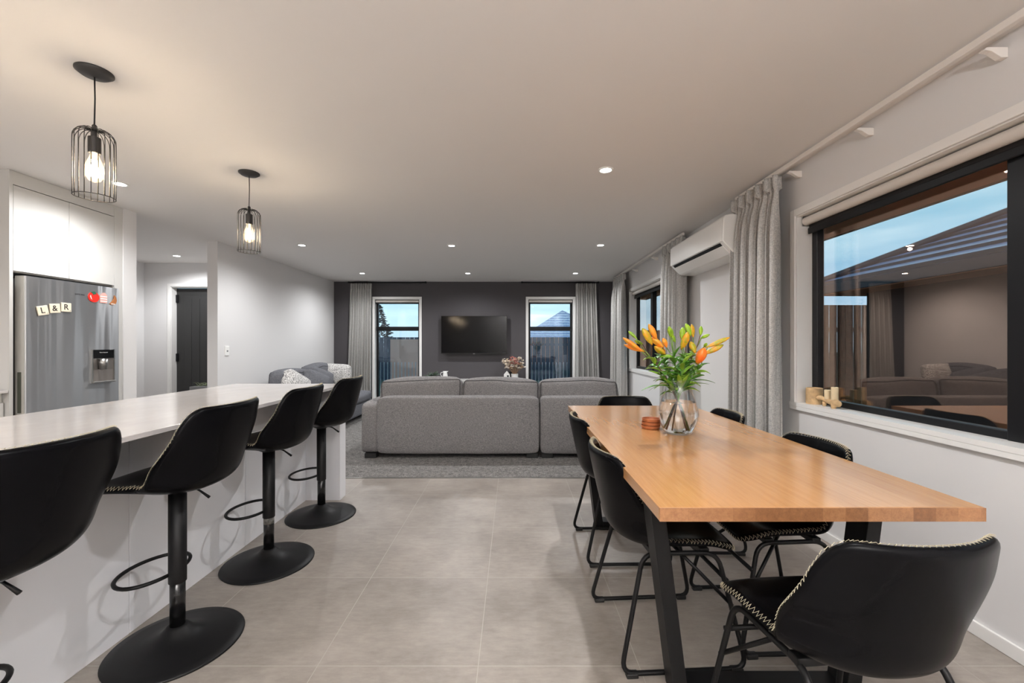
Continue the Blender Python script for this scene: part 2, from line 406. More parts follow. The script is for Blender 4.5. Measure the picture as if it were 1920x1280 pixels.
def far_window(n, x0, x1, z0, z1, where):
    r = senmpty('window_%d' % n, ((x0+x1)/2, YF, 0)); r['label'] = where; ox = (x0+x1)/2
    def rel(mb): mb.v = [(x-ox, y-YF, z_) for x, y, z_ in mb.v]; return mb
    t = MB(); w_ = 0.046; Y0 = YF-0.014
    t.box(x0-w_, x0, Y0, YF, z0-w_, z1+w_); t.box(x1, x1+w_, Y0, YF, z0-w_, z1+w_); t.box(x0, x1, Y0, YF, z1, z1+w_); t.box(x0, x1, Y0, YF, z0-w_, z0)
    rel(t).build('window_trim', M['trim'], r, bevel=0.003)
    l = MB(); l.box(x0, x0+0.006, YF, YF+0.12, z0, z1); l.box(x1-0.006, x1, YF, YF+0.12, z0, z1); l.box(x0, x1, YF, YF+0.12, z1-0.006, z1); l.box(x0, x1, YF, YF+0.12, z0, z0+0.006)
    rel(l).build('window_reveal', M['trim'], r)
    f = MB(); a, b = YF+0.09, YF+0.14; fw = 0.045; zt = 1.50
    f.box(x0+0.006, x0+fw, a, b, z0, z1); f.box(x1-fw, x1-0.006, a, b, z0, z1); f.box(x0, x1, a, b, z0, z0+0.05); f.box(x0, x1, a, b, z1-0.045, z1-0.006); f.box(x0, x1, a-0.01, b, zt-0.04, zt+0.04)
    rel(f).build('window_frame', M['black'], r, bevel=0.004)
    rel(MB().box(x0+fw-0.005, x1-fw+0.005, a+0.02, a+0.026, zt+0.035, z1-0.04)).build('pane', M['glass_far'], r)
    rel(MB().box(x0+fw-0.005, x1-fw+0.005, a+0.02, a+0.026, z0+0.045, zt-0.035)).build('pane', M['glass_far'], r)
far_window(3, *FL, 'tall black framed window left of the television')
far_window(4, *FR, 'tall black framed window right of the television')

# ---- front door at the end of the hall
d = senmpty('door_1', (-4.63, 6.39, 0)); d['label'] = 'dark front door at the end of the hall'
def rel(mb, ox=-4.63, oy=6.39): mb.v = [(x-ox, y-oy, z_) for x, y, z_ in mb.v]; return mb
fr = MB(); fr.box(-5.111, -5.066, 6.262, 6.276, 0, 2.095); fr.box(-4.20, -4.155, 6.262, 6.276, 0, 2.095); fr.box(-5.066, -4.20, 6.262, 6.276, 2.05, 2.095)
fr.box(-5.066, -5.056, 6.276, 6.40, 0, 2.05); fr.box(-4.21, -4.20, 6.276, 6.40, 0, 2.05); fr.box(-5.066, -4.20, 6.276, 6.40, 2.04, 2.05)
rel(fr).build('door_frame', M['trim'], d, bevel=0.003)
M['door'] = mat('black_door_paint', srgb(44, 44, 44), 0.42)
dl = MB(); dl.box(-5.056, -4.21, 6.372, 6.41, 0.01, 2.035)
dl.box(-4.93, -4.33, 6.366, 6.373, 0.15, 1.92)
for k in range(5): dl.box(-4.84+k*0.12, -4.825+k*0.12, 6.361, 6.367, 0.15, 1.88)
rel(dl).build('door_leaf', M['door'], d, bevel=0.003)
for zz in (0.35, 1.0, 1.88): rel(MB().box(-5.056, -5.026, 6.352, 6.373, zz-0.06, zz+0.06)).build('hinge', M['black'], d, bevel=0.004)

# ================================================================== LIGHTS
def make_downlight():
    t = thing('ceiling_downlight', 'x', 'downlight')
    MB().lathe([(0.052, 0), (0.052, -0.004), (0.046, -0.008), (0.036, -0.006), (0.036, 0)], n=32, closed=True).build('trim_ring', M['white_plastic'], t, smooth=True)
    MB().cyl(0, 0, -0.005, -0.001, 0.036, 24).build('lens', M['lamp'], t)
    L = bpy.data.lights.new('downlight_beam', 'SPOT'); L.energy = 36; L.spot_size = math.radians(165); L.spot_blend = 0.8; L.shadow_soft_size = 0.02; L.color = (0.985, 0.99, 1.0)
    lo = bpy.data.objects.new('downlight_beam', L); COL.objects.link(lo); lo.parent = t; lo.location = (0, 0, -0.045)
    return t
dlp = make_downlight()
DLS = [(0.638, 2.917, 'bright downlight in the ceiling above the dining table'),
       (-2.555, 5.13, 'left downlight of the middle ceiling row, beyond the small pendant'),
       (-0.746, 5.155, 'middle downlight of the nearer living room row'),
       (1.058, 5.13, 'right downlight of the nearer living room row, left of the heat pump'),
       (-2.55, 7.17, 'downlight near the left curtain of the far wall'),
       (-0.767, 7.17, 'downlight in front of the television wall'),
       (1.055, 7.17, 'downlight near the right curtain of the far wall'),
       (-4.56, 5.747, 'downlight in the hall ceiling before the dark door'),
       (-2.94, 3.17, 'downlight by the fridge, behind the large pendant'),
       (0.638, 0.75, 'downlight over the near end of the dining table'),
       (-2.94, 0.9, 'downlight over the kitchen aisle'),
       (-0.9, -1.2, 'downlight behind the camera')]
for i, (x, y, lab) in enumerate(DLS):
    o = place(dlp, i == 0, (x, y, H), 0, lab, 'recessed ceiling downlights')

def make_pendant():
    t = thing('cage_pendant_light', 'x', 'pendant light')
    MB().lathe([(0.066, 0), (0.066, -0.006), (0.05, -0.018), (0.012, -0.024), (0.004, -0.026)], n=40).build('ceiling_rose', M['pendant'], t, smooth=True)
    MB().tube([(0, 0, -0.02), (0.002, 0, -0.12), (-0.001, 0, -0.25)], 0.0028, 8).build('cord', M['plastic'], t, smooth=True)
    MB().lathe([(0.006, -0.235), (0.009, -0.24), (0.009, -0.29), (0.022, -0.292), (0.022, -0.36), (0.02, -0.362)], n=24).build('socket', M['pendant'], t, auto=0.6)
    c = MB(); R = 0.070
    for k in range(20):
        a = 2*PI*k/20; ca, sa = math.cos(a), math.sin(a)
        prof = [(0.009, -0.262), (0.035, -0.258), (0.055, -0.268), (0.066, -0.285), (R, -0.31), (R, -0.42), (R, -0.553)]
        c.tube([(r*ca, r*sa, z_) for r, z_ in catmull([(r, z_, 0) for r, z_ in prof], 4) for _ in [0]] if False else [(q[0]*ca, q[0]*sa, q[1]) for q in catmull([(r, z_, 0) for r, z_ in prof], 4)], 0.0016, 6)
    c.tube([(R*math.cos(2*PI*k/48), R*math.sin(2*PI*k/48), -0.553) for k in range(48)], 0.0018, 6, closed=True)
    c.build('wire_cage', M['pendant'], t, smooth=True)
    b = MB().lathe([(0.013, -0.362), (0.016, -0.375), (0.029, -0.41), (0.034, -0.435), (0.032, -0.46), (0.02, -0.48), (0.003, -0.488)], n=28).build('bulb', M['bulbglass'], t, smooth=True)
    f = MB()
    for k in range(6):
        a = 2*PI*k/6; f.tube([(0.005*math.cos(a), 0.005*math.sin(a), -0.39), (0.017*math.cos(a+0.3), 0.017*math.sin(a+0.3), -0.462)], 0.0042, 6)
    f.build('filament', M['filament'], b, smooth=True)
    return t
pp = make_pendant()
place(pp, True, (-1.843, 1.867, H), 0, 'large black cage pendant lamp nearest the viewer, over the island', 'cage pendant lamps')
place(pp, False, (-1.850, 2.972, H), 0.12, 'smaller-looking cage pendant lamp over the far end of the island', 'cage pendant lamps')
place(pp, False, (-1.846, 0.762, H), 0.3, 'added third cage pendant lamp over the near end of the island, out of frame', 'cage pendant lamps')  # unseen pendant, added to brighten the room
# added fill lamp behind the camera, given an uplighter body, washes the ceiling
ul = thing('added_uplighter', 'added fill lamp with a standing uplighter body behind the camera', 'fill lamp', (0.2, -1.9, 0))
MB().lathe([(0.15, 0), (0.15, 0.015), (0.02, 0.03), (0.012, 0.05), (0.012, 1.62), (0.03, 1.64)], n=32).build('stand', M['powder'], ul)
MB().lathe([(0.03, 1.63), (0.16, 1.70), (0.17, 1.74), (0.16, 1.74), (0.14, 1.71), (0.02, 1.65)], n=32, closed=True).build('bowl_shade', M['powder'], ul)
AL = bpy.data.lights.new('added_fill_light', 'AREA'); AL.shape = 'DISK'; AL.size = 0.28; AL.energy = 180; AL.color = (1.0, 0.985, 0.98)
alo = bpy.data.objects.new('added_fill_light', AL); COL.objects.link(alo); alo.parent = ul; alo.location = (0, 0, 1.735); alo.rotation_euler = (PI, 0, 0)

# ================================================================== KITCHEN
isl = thing('kitchen_island', 'white kitchen island with flat panelled side facing the bar stools', 'kitchen island', (-1.9, 1.8, 0))
def R(mb, ox, oy): mb.v = [(x-ox, y-oy, z_) for x, y, z_ in mb.v]; return mb
R(MB().box(-2.16, -1.612, 0.35, 3.255, 0.0, 0.866), -1.9, 1.8).build('carcass', M['island'], isl)
for a, b in ((0.35, 1.0), (1.003, 1.758), (1.761, 2.52), (2.523, 3.256)):
    R(MB().box(-1.612, -1.592, a, b, 0, 0.866), -1.9, 1.8).build('side_panel', M['island'], isl, bevel=0.0015)
R(MB().box(-2.19, -1.329, 3.258, 3.366, 0, 0.866), -1.9, 1.8).build('end_panel', M['island'], isl, bevel=0.002)
R(MB().box(-2.205, -1.318, 0.30, 3.374, 0.866, 0.886), -1.9, 1.8).build('stone_top', M['stone'], isl, bevel=0.002)

# wall counter at far left
ct = thing('kitchen_counter', 'white kitchen counter along the wall left of the fridge', 'counter', (-3.77, 1.6, 0))
R(MB().box(-4.065, -3.502, 0.2, 2.90, 0.1, 0.80), -3.77, 1.6).build('base_cabinet', M['cab'], ct)
R(MB().box(-3.498, -3.48, 2.32, 2.897, 0.1, 0.80), -3.77, 1.6).build('door', M['cab'], ct, bevel=0.002)
R(MB().box(-4.065, -3.455, 0.2, 2.902, 0.866, 0.886), -3.77, 1.6).build('worktop', M['stone'], ct, bevel=0.002)
R(MB().box(-4.0, -3.50, 0.2, 2.902, 0.801, 0.865), -3.77, 1.6).build('finger_rail', M['cab'], ct)

# fridge surround
fs = thing('fridge_cabinet', 'tall white cupboard surround with doors above the fridge', 'cabinet', (-3.76, 3.33, 0))
s_ = MB(); s_.box(-4.065, -3.452, 2.905, 2.927, 0, 2.398); s_.box(-4.065, -3.452, 3.672, 3.748, 0, 2.398); s_.box(-4.065, -3.474, 2.927, 3.672, 2.306, 2.398)
s_.box(-4.065, -3.47, 2.927, 3.672, 1.70, 1.708)
R(s_, -3.76, 3.33).build('carcass', M['cab'], fs)
R(MB().box(-3.470, -3.452, 2.929, 3.297, 1.708, 2.300), -3.76, 3.33).build('door', M['cab'], fs, bevel=0.0015)
R(MB().box(-3.470, -3.452, 3.300, 3.670, 1.708, 2.300), -3.76, 3.33).build('door', M['cab'], fs, bevel=0.0015)
R(MB().box(-3.474, -3.456, 2.927, 3.672, 2.306, 2.398), -3.76, 3.33).build('fascia', M['cab'], fs)

# fridge
FX = -3.76; FY = 3.31
fg = thing('fridge', 'brushed steel fridge with water dispenser and magnets', 'fridge', (FX, FY, 0))
R(MB().box(-4.05, -3.475, 2.968, 3.650, 0.03, 1.66), FX, FY).build('body', M['grey_plastic'], fg, bevel=0.004)
def fridge_door(z0, z1, hole=None):
    poly = [(2.955, -3.468), (2.955, -3.408), (2.962, -3.401)]+[(2.962+(3.656-2.962)*k/14, -3.401+0.012*math.sin(PI*k/14)) for k in range(1, 14)]+[(3.656, -3.401), (3.663, -3.408), (3.663, -3.468)]
    return R(MB().prism([(b, a) for a, b in poly], z0, z1, 'z'), FX, FY)
ud = fridge_door(0.70, 1.678).build('door', M['fridge'], fg, auto=0.5)
R(MB().box(-3.468, -3.405, 2.951, 2.956, 0.70, 1.676), FX, FY).build('door_edge', M['fridge_side'], ud)
R(MB().box(-3.448, -3.423, 2.947, 2.952, 0.72, 1.005), FX, FY).build('handle_recess', mat('olive_recess', srgb(70, 72, 62), 0.5), ud, bevel=0.002)
fridge_door(0.06, 0.692).build('door', M['fridge'], fg, auto=0.5)
MB().add([], [])
# dispenser
dp = R(MB().box(-3.392, -3.3865, 3.412, 3.590, 0.99, 1.150), FX, FY).build('water_dispenser', mat('dispenser_back', srgb(135, 130, 126), 0.35, metal=0.6), fg)
R(MB().box(-3.392, -3.380, 3.412, 3.590, 1.085, 1.155), FX, FY).build('control_panel', mat('gloss_black', srgb(8, 8, 9), 0.12), dp, bevel=0.002)
R(MB().box(-3.392, -3.365, 3.408, 3.594, 0.885, 0.898), FX, FY).build('drip_tray', M['steel'], dp, bevel=0.003)
dp2 = R(MB().box(-3.392, -3.3865, 3.412, 3.590, 0.890, 0.990), FX, FY).build('dispenser_recess', mat('dispenser_well', srgb(150, 144, 140), 0.3, metal=0.5), dp)
R(MB().box(-3.392, -3.378, 3.404, 3.412, 0.885, 1.157), FX, FY).build('bezel', M['steel'], dp)
R(MB().box(-3.392, -3.378, 3.590, 3.597, 0.885, 1.157), FX, FY).build('bezel', M['steel'], dp)
MB().lathe([(0.026, 0), (0.032, 0.085), (0.030, 0.085), (0.024, 0.004)], n=20, closed=True).build('lever_cup', M['steel'], dp, loc=(0.400, 0.165, 0.995), smooth=True)
RX = Matrix.Rotation(PI/2, 4, 'X'); RZ = Matrix.Rotation(PI/2, 4, 'Z')
def facing_x(x, y, z_, roll=0.0): return Matrix.Translation((x, y, z_)) @ RZ @ RX @ Matrix.Rotation(roll, 4, 'Z')
black_ink = mat('black_print', srgb(20, 20, 22), 0.5)
text_mesh('SAMSUNG', 0.0165, 'brand_lettering', black_ink, fg, facing_x(0.3712, 3.317-FY, 1.588), 0.0004)
text_mesh('Water Dispenser', 0.010, 'panel_lettering', mat('white_print', srgb(230, 230, 230), 0.5), dp, facing_x(0.381, 3.500-FY, 1.132), 0.0003)
# magnets: letter tiles
def fx(y): return -3.401+0.012*math.sin(PI*(y-2.962)/0.694)
tile_m = mat('cream_letter_tile', srgb(236, 226, 204), 0.55)
for ch, sub, y, z_, roll in (('L', '1', 3.057, 1.4425, 0.22), ('&', '', 3.135, 1.464, 0.10), ('R', '1', 3.212, 1.4785, 0.0)):
    x = fx(y)+0.004
    tm = MB().box(-0.036, 0.036, -0.034, 0.034, -0.004, 0.004).build('letter_magnet', tile_m, bevel=0.003)
    tm.data.transform(facing_x(0, 0, 0, roll)); tm.location = (x, y, z_)
    tag(tm, 'cream square letter tile reading %s on the fridge door' % {'L': 'L', '&': 'the ampersand', 'R': 'R'}[ch], 'magnet', 'letter tiles on the fridge')
    text_mesh(ch, 0.060, 'letter', black_ink, tm, facing_x(0.0045, 0, 0, roll) @ Matrix.Translation((-0.003, 0.0, 0)))
    if sub: text_mesh(sub, 0.014, 'number', black_ink, tm, facing_x(0.0045, 0, 0, roll) @ Matrix.Translation((0.027, -0.024, 0)))
def magnet(poly, y, z_, name, m, label, th=0.004):
    o = MB().prism(poly, 0, th, 'z').build(name, m); o.data.transform(facing_x(0, 0, 0)); o.location = (fx(y)+0.001, y, z_); o.scale = (1, 1.22, 1.22); tag(o, label, 'magnet', 'food magnets on the fridge'); return o
circ = lambda r, n=20, sx=1, sy=1, ox=0, oy=0, a0=0: [(ox+r*sx*math.cos(a0+2*PI*k/n), oy+r*sy*math.sin(a0+2*PI*k/n)) for k in range(n)]
red = mat('tomato_red', srgb(214, 44, 34), 0.35)
tom = magnet(circ(0.036, 24, 1.05, 0.95), 3.425, 1.580, 'tomato_magnet', red, 'red tomato magnet with green leaf at the top of the fridge')
q = MB().prism([(-0.02, 0.03), (-0.008, 0.022), (-0.003, 0.012), (0.004, 0.022), (0.018, 0.018), (0.012, 0.03), (0.004, 0.038), (-0.006, 0.036)], 0.004, 0.0055, 'z').build('leaf', mat('leaf_green_print', srgb(30, 96, 74), 0.5), tom); q.data.transform(facing_x(0, 0, 0))
q = MB().prism([(-0.026, 0.004), (-0.021, 0.012), (-0.018, -0.004), (-0.012, -0.018), (-0.02, -0.012)], 0.004, 0.0055, 'z').build('shine', mat('white_shine', srgb(250, 230, 225), 0.5), tom); q.data.transform(facing_x(0, 0, 0))
cake = magnet([(-0.024, -0.034), (0.024, -0.034), (0.024, 0.02), (0.018, 0.028), (0.008, 0.036), (-0.006, 0.034), (-0.014, 0.024), (-0.024, 0.016)], 3.510, 1.582, 'cake_magnet', mat('pink_cake', srgb(226, 168, 158), 0.5), 'pink layered cake slice magnet beside the tomato')
for k in range(3):
    q = MB().box(-0.024, 0.024, -0.026+k*0.016, -0.020+k*0.016, 0.004, 0.0052).build('cream_layer', M['white_plastic'], cake); q.data.transform(facing_x(0, 0, 0))
crs = magnet([(-0.028, -0.026), (-0.012, -0.012), (0.004, 0.010), (0.008, 0.036), (0.020, 0.022), (0.026, 0.0), (0.020, -0.02), (0.004, -0.032), (-0.014, -0.034)], 3.600, 1.572, 'croissant_magnet', mat('croissant_brown', srgb(170, 108, 62), 0.5), 'brown croissant magnet at the right edge of the fridge')
for k in range(3):
    q = MB().box(-0.016+k*0.01, -0.011+k*0.01, -0.03, -0.022, 0.004, 0.0052).build('sugar_stripe', M['white_plastic'], crs); q.data.transform(facing_x(0, 0, 0))

# ================================================================== UPHOLSTERED SHELL SEAT
def shell(parent, z0, bh, hw=0.215, th=0.026):
    prof = [(0.232, -0.022), (0.205, -0.003), (0.13, 0.0), (0.03, -0.012), (-0.065, -0.022), (-0.135, -0.018), (-0.188, 0.018), (-0.214, bh*0.34), (-0.232, bh*0.60), (-0.248, bh*0.83), (-0.260, bh)]
    C = catmull([(0, y, z_) for y, z_ in prof], 5); NV = 44
    L = [0]
    for i in range(1, len(C)): L.append(L[-1]+(C[i]-C[i-1]).length)
    def at(s):
        d_ = s*L[-1]
        for i in range(1, len(C)):
            if L[i] >= d_ or i == len(C)-1:
                t = (d_-L[i-1])/max(L[i]-L[i-1], 1e-9); return C[i-1].lerp(C[i], t)
    def sm(a, b, x): t = max(0, min(1, (x-a)/(b-a))); return t*t*(3-2*t)
    def pos(a, s):
        p = at(max(0, min(1, s))); aa = abs(a)
        bk = sm(0.42, 0.72, s)
        W = hw*(0.95+0.05*sm(0, 0.3, s)) * (1+0.09*sm(0.42, 0.62, s)-0.10*sm(0.75, 1.0, s))
        x = a*W
        y = p.y+bk*0.068*aa**2.2
        z_ = p.z+0.026*aa**3*sm(0.05, 0.3, s)*(1-bk)
        z_ -= 0.012*aa**3*(1-sm(0.0, 0.15, s))
        # sides of the bucket are filled out round the bend
        q_ = sm(0.22, 0.5, s)*(1-sm(0.55, 0.9, s)); y += 0.070*aa**2.3*q_; z_ += 0.020*aa**2.3*q_
        return Vector((x, y, z_+z0))
    NU = 20; rc = 0.24
    P = []
    for j in range(NV+1):
        row = []
        for i in range(NU+1):
            a = -1+2*i/NU
            a = math.copysign(1-(1-abs(a))**1.35, a)
            e = max(0, (abs(a)-(1-rc))/rc); dr = (1-math.sqrt(max(0, 1-e*e)))
            s0 = 0.075*dr; s1 = 1-0.11*dr
            row.append(pos(a, s0+(s1-s0)*j/NV))
        P.append(row)
    N = []
    for j in range(NV+1):
        row = []
        for i in range(NU+1):
            du = P[j][min(i+1, NU)]-P[j][max(i-1, 0)]; dv = P[min(j+1, NV)][i]-P[max(j-1, 0)][i]
            n_ = du.cross(dv); row.append(n_.normalized())
        N.append(row)
    if N[NV//4][NU//2].z < 0: N = [[-n_ for n_ in r_] for r_ in N]
    mb = MB(); n = NU+1
    inn = [[P[j][i]+N[j][i]*th/2 for i in range(n)] for j in range(NV+1)]
    mb.grid(inn)
    out = [[P[j][i]-N[j][i]*th/2 for i in range(n)] for j in range(NV+1)]
    mb.grid(out)
    off = n*(NV+1)
    bd = [(0, i) for i in range(NU)]+[(j, NU) for j in range(NV)]+[(NV, i) for i in range(NU, 0, -1)]+[(j, 0) for j in range(NV, 0, -1)]
    # rounded rim: a row of vertices pushed outwards between the faces
    rim0 = len(mb.v)
    cen = [None]*len(bd); tang = []
    for k, (j, i) in enumerate(bd):
        j2, i2 = bd[(k+1) % len(bd)]; j1, i1 = bd[k-1]
        t = (P[j2][i2]-P[j1][i1]).normalized(); o_ = t.cross(N[j][i]).normalized()
        ctr = P[NV//2][NU//2]
        jj = min(max(j, 1), NV-1); ii = min(max(i, 1), NU-1)
        if o_.dot(P[j][i]-P[jj][ii]) < 0: o_ = -o_
        tang.append(o_); mb.v.append(tuple(P[j][i]+o_*th*0.45))
    for k in range(len(bd)):
        k2 = (k+1) % len(bd); a = bd[k][0]*n+bd[k][1]; b = bd[k2][0]*n+bd[k2][1]
        mb.f.append((a, b, rim0+k2, rim0+k)); mb.f.append((off+a, rim0+k, rim0+k2, off+b))
    so = mb.build('seat_shell', M['leather'], parent, smooth=True, sub=1)
    # zigzag stitching along the rim
    loop = [(P[j][i], N[j][i], tang[k]) for k, (j, i) in enumerate(bd)]
    pts = []; side = 0; m_ = len(loop)
    for k in range(m_):
        a, b = loop[k], loop[(k+1) % m_]; d_ = (b[0]-a[0]).length; ns = max(1, round(d_/0.007))
        for q_ in range(ns):
            t = q_/ns; p = a[0].lerp(b[0], t); nn = a[1].lerp(b[1], t).normalized(); o_ = a[2].lerp(b[2], t).normalized()
            A_ = p+nn*(th*0.475)+o_*(th*0.06); B_ = p-nn*(th*0.08)+o_*(th*0.41); C_ = p+nn*(th*0.24)+o_*(th*0.35); pts += [A_, C_] if side else [B_, C_]; side ^= 1
    MB().tube(pts, 0.00062, 4, closed=True).build('stitching', M['thread'], so)
    js = int(NV*0.47)
    sp_ = [out[js][i]+N[js][i]*0.0005 for i in range(n)]
    MB().tube(sp_, 0.0014, 5).build('seam', M['plastic'], so)
    return so

# ---------- bar stools
def make_stool():
    t = thing('bar_stool', 'x', 'bar stool')
    shell(t, 0.668, 0.295, 0.203)
    MB().lathe([(0.228, 0.0), (0.229, 0.004), (0.225, 0.009), (0.19, 0.015), (0.13, 0.025), (0.085, 0.038), (0.055, 0.055), (0.040, 0.072), (0.034, 0.078), (0.030, 0.079)], n=64).build('base', M['powder'], t, smooth=True)
    c = MB().lathe([(0.026, 0.076), (0.026, 0.29)], n=32).build('column', mat('gloss_black_tube', srgb(16, 16, 17), 0.22), t, smooth=True)
    MB().lathe([(0.030, 0.25), (0.0305, 0.252), (0.0305, 0.63)], n=32).build('sleeve', M['powder'], t, smooth=True)
    MB().lathe([(0.034, 0.612), (0.055, 0.624), (0.085, 0.634), (0.09, 0.645), (0.02, 0.648)], n=32).build('seat_bracket', M['powder'], t, smooth=True)
    ring = [(0.14*math.sin(2*PI*k/40)+0.02, 0.110+0.105*math.cos(2*PI*k/40)*(1 if math.cos(2*PI*k/40) > 0 else 0.9), 0.285) for k in range(40)]
    MB().tube(ring, 0.0075, 8, closed=True).build('footrest', M['powder'], t, smooth=True)
    MB().tube(fillet([(0.0, -0.03, 0.622), (0.015, -0.065, 0.618), (0.02, -0.115, 0.580)], 0.03), [0.004]*8+[0.006], 8).build('height_lever', M['powder'], t, smooth=True)
    return t
st = make_stool()
G = 'bar stools along the island'
place(st, True, (-1.345, 1.04, 0), PI/2-0.03, 'nearest black leather bar stool, cut off by the left edge of the photo', G)
place(st, False, (-1.345, 1.70, 0), PI/2-0.02, 'second black leather bar stool from the viewer, whole seat and round base in view', G)
place(st, False, (-1.345, 2.335, 0), PI/2+0.0, 'third black leather bar stool, with worn label on its column', G)
s3 = [o for o in COL.objects if o.get('label', '').startswith('third black')][0]
MB().lathe([(0.0263, 0.215), (0.0263, 0.25)], n=32).build('worn_sticker', mat('worn_label', srgb(90, 88, 84), 0.5, var=0.8, vscale=60), s3, smooth=True)
place(st, False, (-1.345, 2.976, 0), PI/2-0.03, 'farthest black leather bar stool, at the end panel of the island', G)

# ---------- dining chairs
def make_chair():
    t = thing('dining_chair', 'x', 'dining chair')
    z0 = 0.455; shell(t, z0, 0.318, 0.210)
    for s in (-1, 1):
        p = fillet([(s*0.225, -0.215, 0.012), (s*0.225, 0.255, 0.012), (s*0.185, 0.165, z0-0.036), (s*0.175, -0.115, z0-0.036)], 0.055, closed=True, n=6)
        lg = MB().tube(p, 0.0088, 10, closed=True).build('sled_leg', M['powder'], t, smooth=True)
        for yy in (-0.175, 0.215): MB().box(s*0.225-0.013, s*0.225+0.013, yy-0.022, yy+0.022, 0.0, 0.018).build('foot_cap', M['plastic'], lg, bevel=0.004)
        MB().tube([(s*0.205, 0.212, 0.23), (s*0.10, 0.02, z0-0.032)], 0.007, 8).build('brace', M['powder'], t, smooth=True)
    MB().tube([(-0.20, 0.195, 0.32), (0.20, 0.195, 0.32)], 0.008, 8).build('crossbar', M['powder'], t, smooth=True)
    MB().box(-0.185, 0.185, 0.10, 0.135, z0-0.042, z0-0.020).box(-0.185, 0.185, -0.09, -0.055, z0-0.042, z0-0.020).build('seat_rail', M['powder'], t, bevel=0.003)
    return t
ch = make_chair(); G = 'chairs round the dining table'
place(ch, True, (0.870, 1.135, 0), 0.08, 'large foreground black leather dining chair seen from behind at the near table end', G)
place(ch, False, (0.590, 1.765, 0), -PI/2+0.06, 'black leather dining chair on the left side, nearest the viewer', G)
place(ch, False, (0.605, 2.515, 0), -PI/2+0.02, 'black leather dining chair on the left side, farther one by the sofa', G)
place(ch, False, (1.120, 1.855, 0), PI/2+0.03, 'black leather dining chair on the window side, nearer one below the big window', G)
place(ch, False, (1.125, 2.640, 0), PI/2-0.02, 'black leather dining chair on the window side, by the long curtain', G)
place(ch, False, (0.890, 3.185, 0), PI+0.0, 'black leather dining chair at the far head of the table, back to the sofa', G)

# ---------- dining table
TX = 0.852
tb = thing('dining_table', 'honey coloured solid timber dining table with black metal frame legs', 'dining table', (TX, 2.135, 0))
MB().box(-0.449, 0.449, -0.966, 0.972, 0.712, 0.75).build('tabletop', M['oak'], tb, bevel=0.002)
MB().box(-0.4485, 0.4485, -0.970, -0.966, 0.7125, 0.7495).build('end_grain', M['oakend'], tb)
for yy in (-0.715, 0.63):
    f = MB()
    for s in (-1, 1):
        x0, x1 = s*0.375, s*0.285
        vs = []
        for (x, z_) in ((x0, 0.712), (x1, 0.0)):
            for dx in (-0.024, 0.024):
                for dy in (0, 0.09): vs.append((x+dx, yy+dy, z_))
        f.add(vs, [(0, 1, 3, 2), (4, 6, 7, 5), (0, 2, 6, 4), (1, 5, 7, 3), (0, 4, 5, 1), (2, 3, 7, 6)])
    f.box(-0.29, 0.29, yy+0.002, yy+0.088, 0.0, 0.04)
    f.box(-0.40, 0.40, yy+0.002, yy+0.088, 0.700, 0.712)
    f.build('leg_frame', M['powder'], tb, bevel=0.002)

# ---------- coasters
for k in range(3):
    o = MB().lathe([(0.043, 0), (0.047, 0.003), (0.050, 0.0175), (0.047, 0.0175), (0.044, 0.006), (0.001, 0.006), (0.001, 0.0)], n=36, closed=True).build('wooden_coaster', M['coaster'], smooth=False, auto=0.7, loc=(0.738+0.002*k, 2.275-0.002*k, 0.7505+0.0178*k))
    tag(o, ['bottom round wooden dish of the small stack on the table', 'middle round wooden dish of the small stack on the table', 'top round wooden dish of the small stack on the table'][k], 'coaster', 'stacked wooden coasters')

# ---------- vase, water and lilies
VX, VY, VZ = 0.834, 2.14, 0.7505
ov = [(0.0, 0.0), (0.052, 0.0), (0.064, 0.006), (0.084, 0.04), (0.095, 0.085), (0.093, 0.125), (0.080, 0.175), (0.066, 0.215), (0.060, 0.25), (0.062, 0.272)]
ov = [(q.x, q.y) for q in catmull([(a, b, 0) for a, b in ov[1:]], 4)]
inn = [(max(0.002, r-0.003), max(z_, 0.008)) for r, z_ in ov]
MBv = MB().lathe([(0.001, 0)]+ov+inn[::-1]+[(0.001, 0.008)], n=56)
vs_ = tag(MBv.build('glass_vase', M['vase'], smooth=True, loc=(VX, VY, VZ)), 'clear rounded glass vase of water on the dining table', 'vase')
m, nt, p = newmat('water'); p.inputs['Base Color'].default_value = (0.97, 0.98, 0.98, 1); p.inputs['Roughness'].default_value = 0.0
p.inputs['IOR'].default_value = 1.15; p.inputs['Transmission Weight'].default_value = 1.0; M['water'] = m
wp = [(r-0.0006, z_) for r, z_ in inn if z_ < 0.158]
tag(MB().lathe([(0.001, 0.0095)]+[(r, max(z_, 0.0095)) for r, z_ in wp]+[(wp[-1][0]-0.002, 0.160), (0.001, 0.160)], n=56).build('vase_water', M['water'], smooth=False, auto=0.8, loc=(VX, VY, VZ)), 'water filling the lower half of the glass vase', 'water', kind='stuff')

FCOL = {'o': (srgb(236, 132, 40), srgb(214, 158, 48)), 'y': (srgb(218, 150, 30), srgb(150, 156, 36)), 'g': (srgb(150, 182, 44), srgb(120, 160, 40)), 'r': (srgb(238, 106, 30), srgb(228, 132, 44))}
BM = {}
for k, (a, b) in FCOL.items():
    m, nt, p = newmat('lily_bud_'+{'o': 'orange', 'y': 'amber', 'g': 'green', 'r': 'deep_orange'}[k])
    tc = nt.new('ShaderNodeTexCoord'); sp = nt.new('ShaderNodeSeparateXYZ'); nt.link(tc.outputs['Generated'], sp.inputs[0])
    f = nt.ramp(nt.noise(nt.coord((38, 38, 38)), 1.0, 3), [(0.38, (0, 0, 0)), (0.62, (1, 1, 1))])
    nt.link(nt.mix(f, a, b), p.inputs['Base Color']); p.inputs['Roughness'].default_value = 0.45; p.inputs['Subsurface Weight'].default_value = 0.0
    BM[k] = m
M['stem'] = mat('green_stem', srgb(92, 128, 48), 0.5, var=0.25, vscale=30)
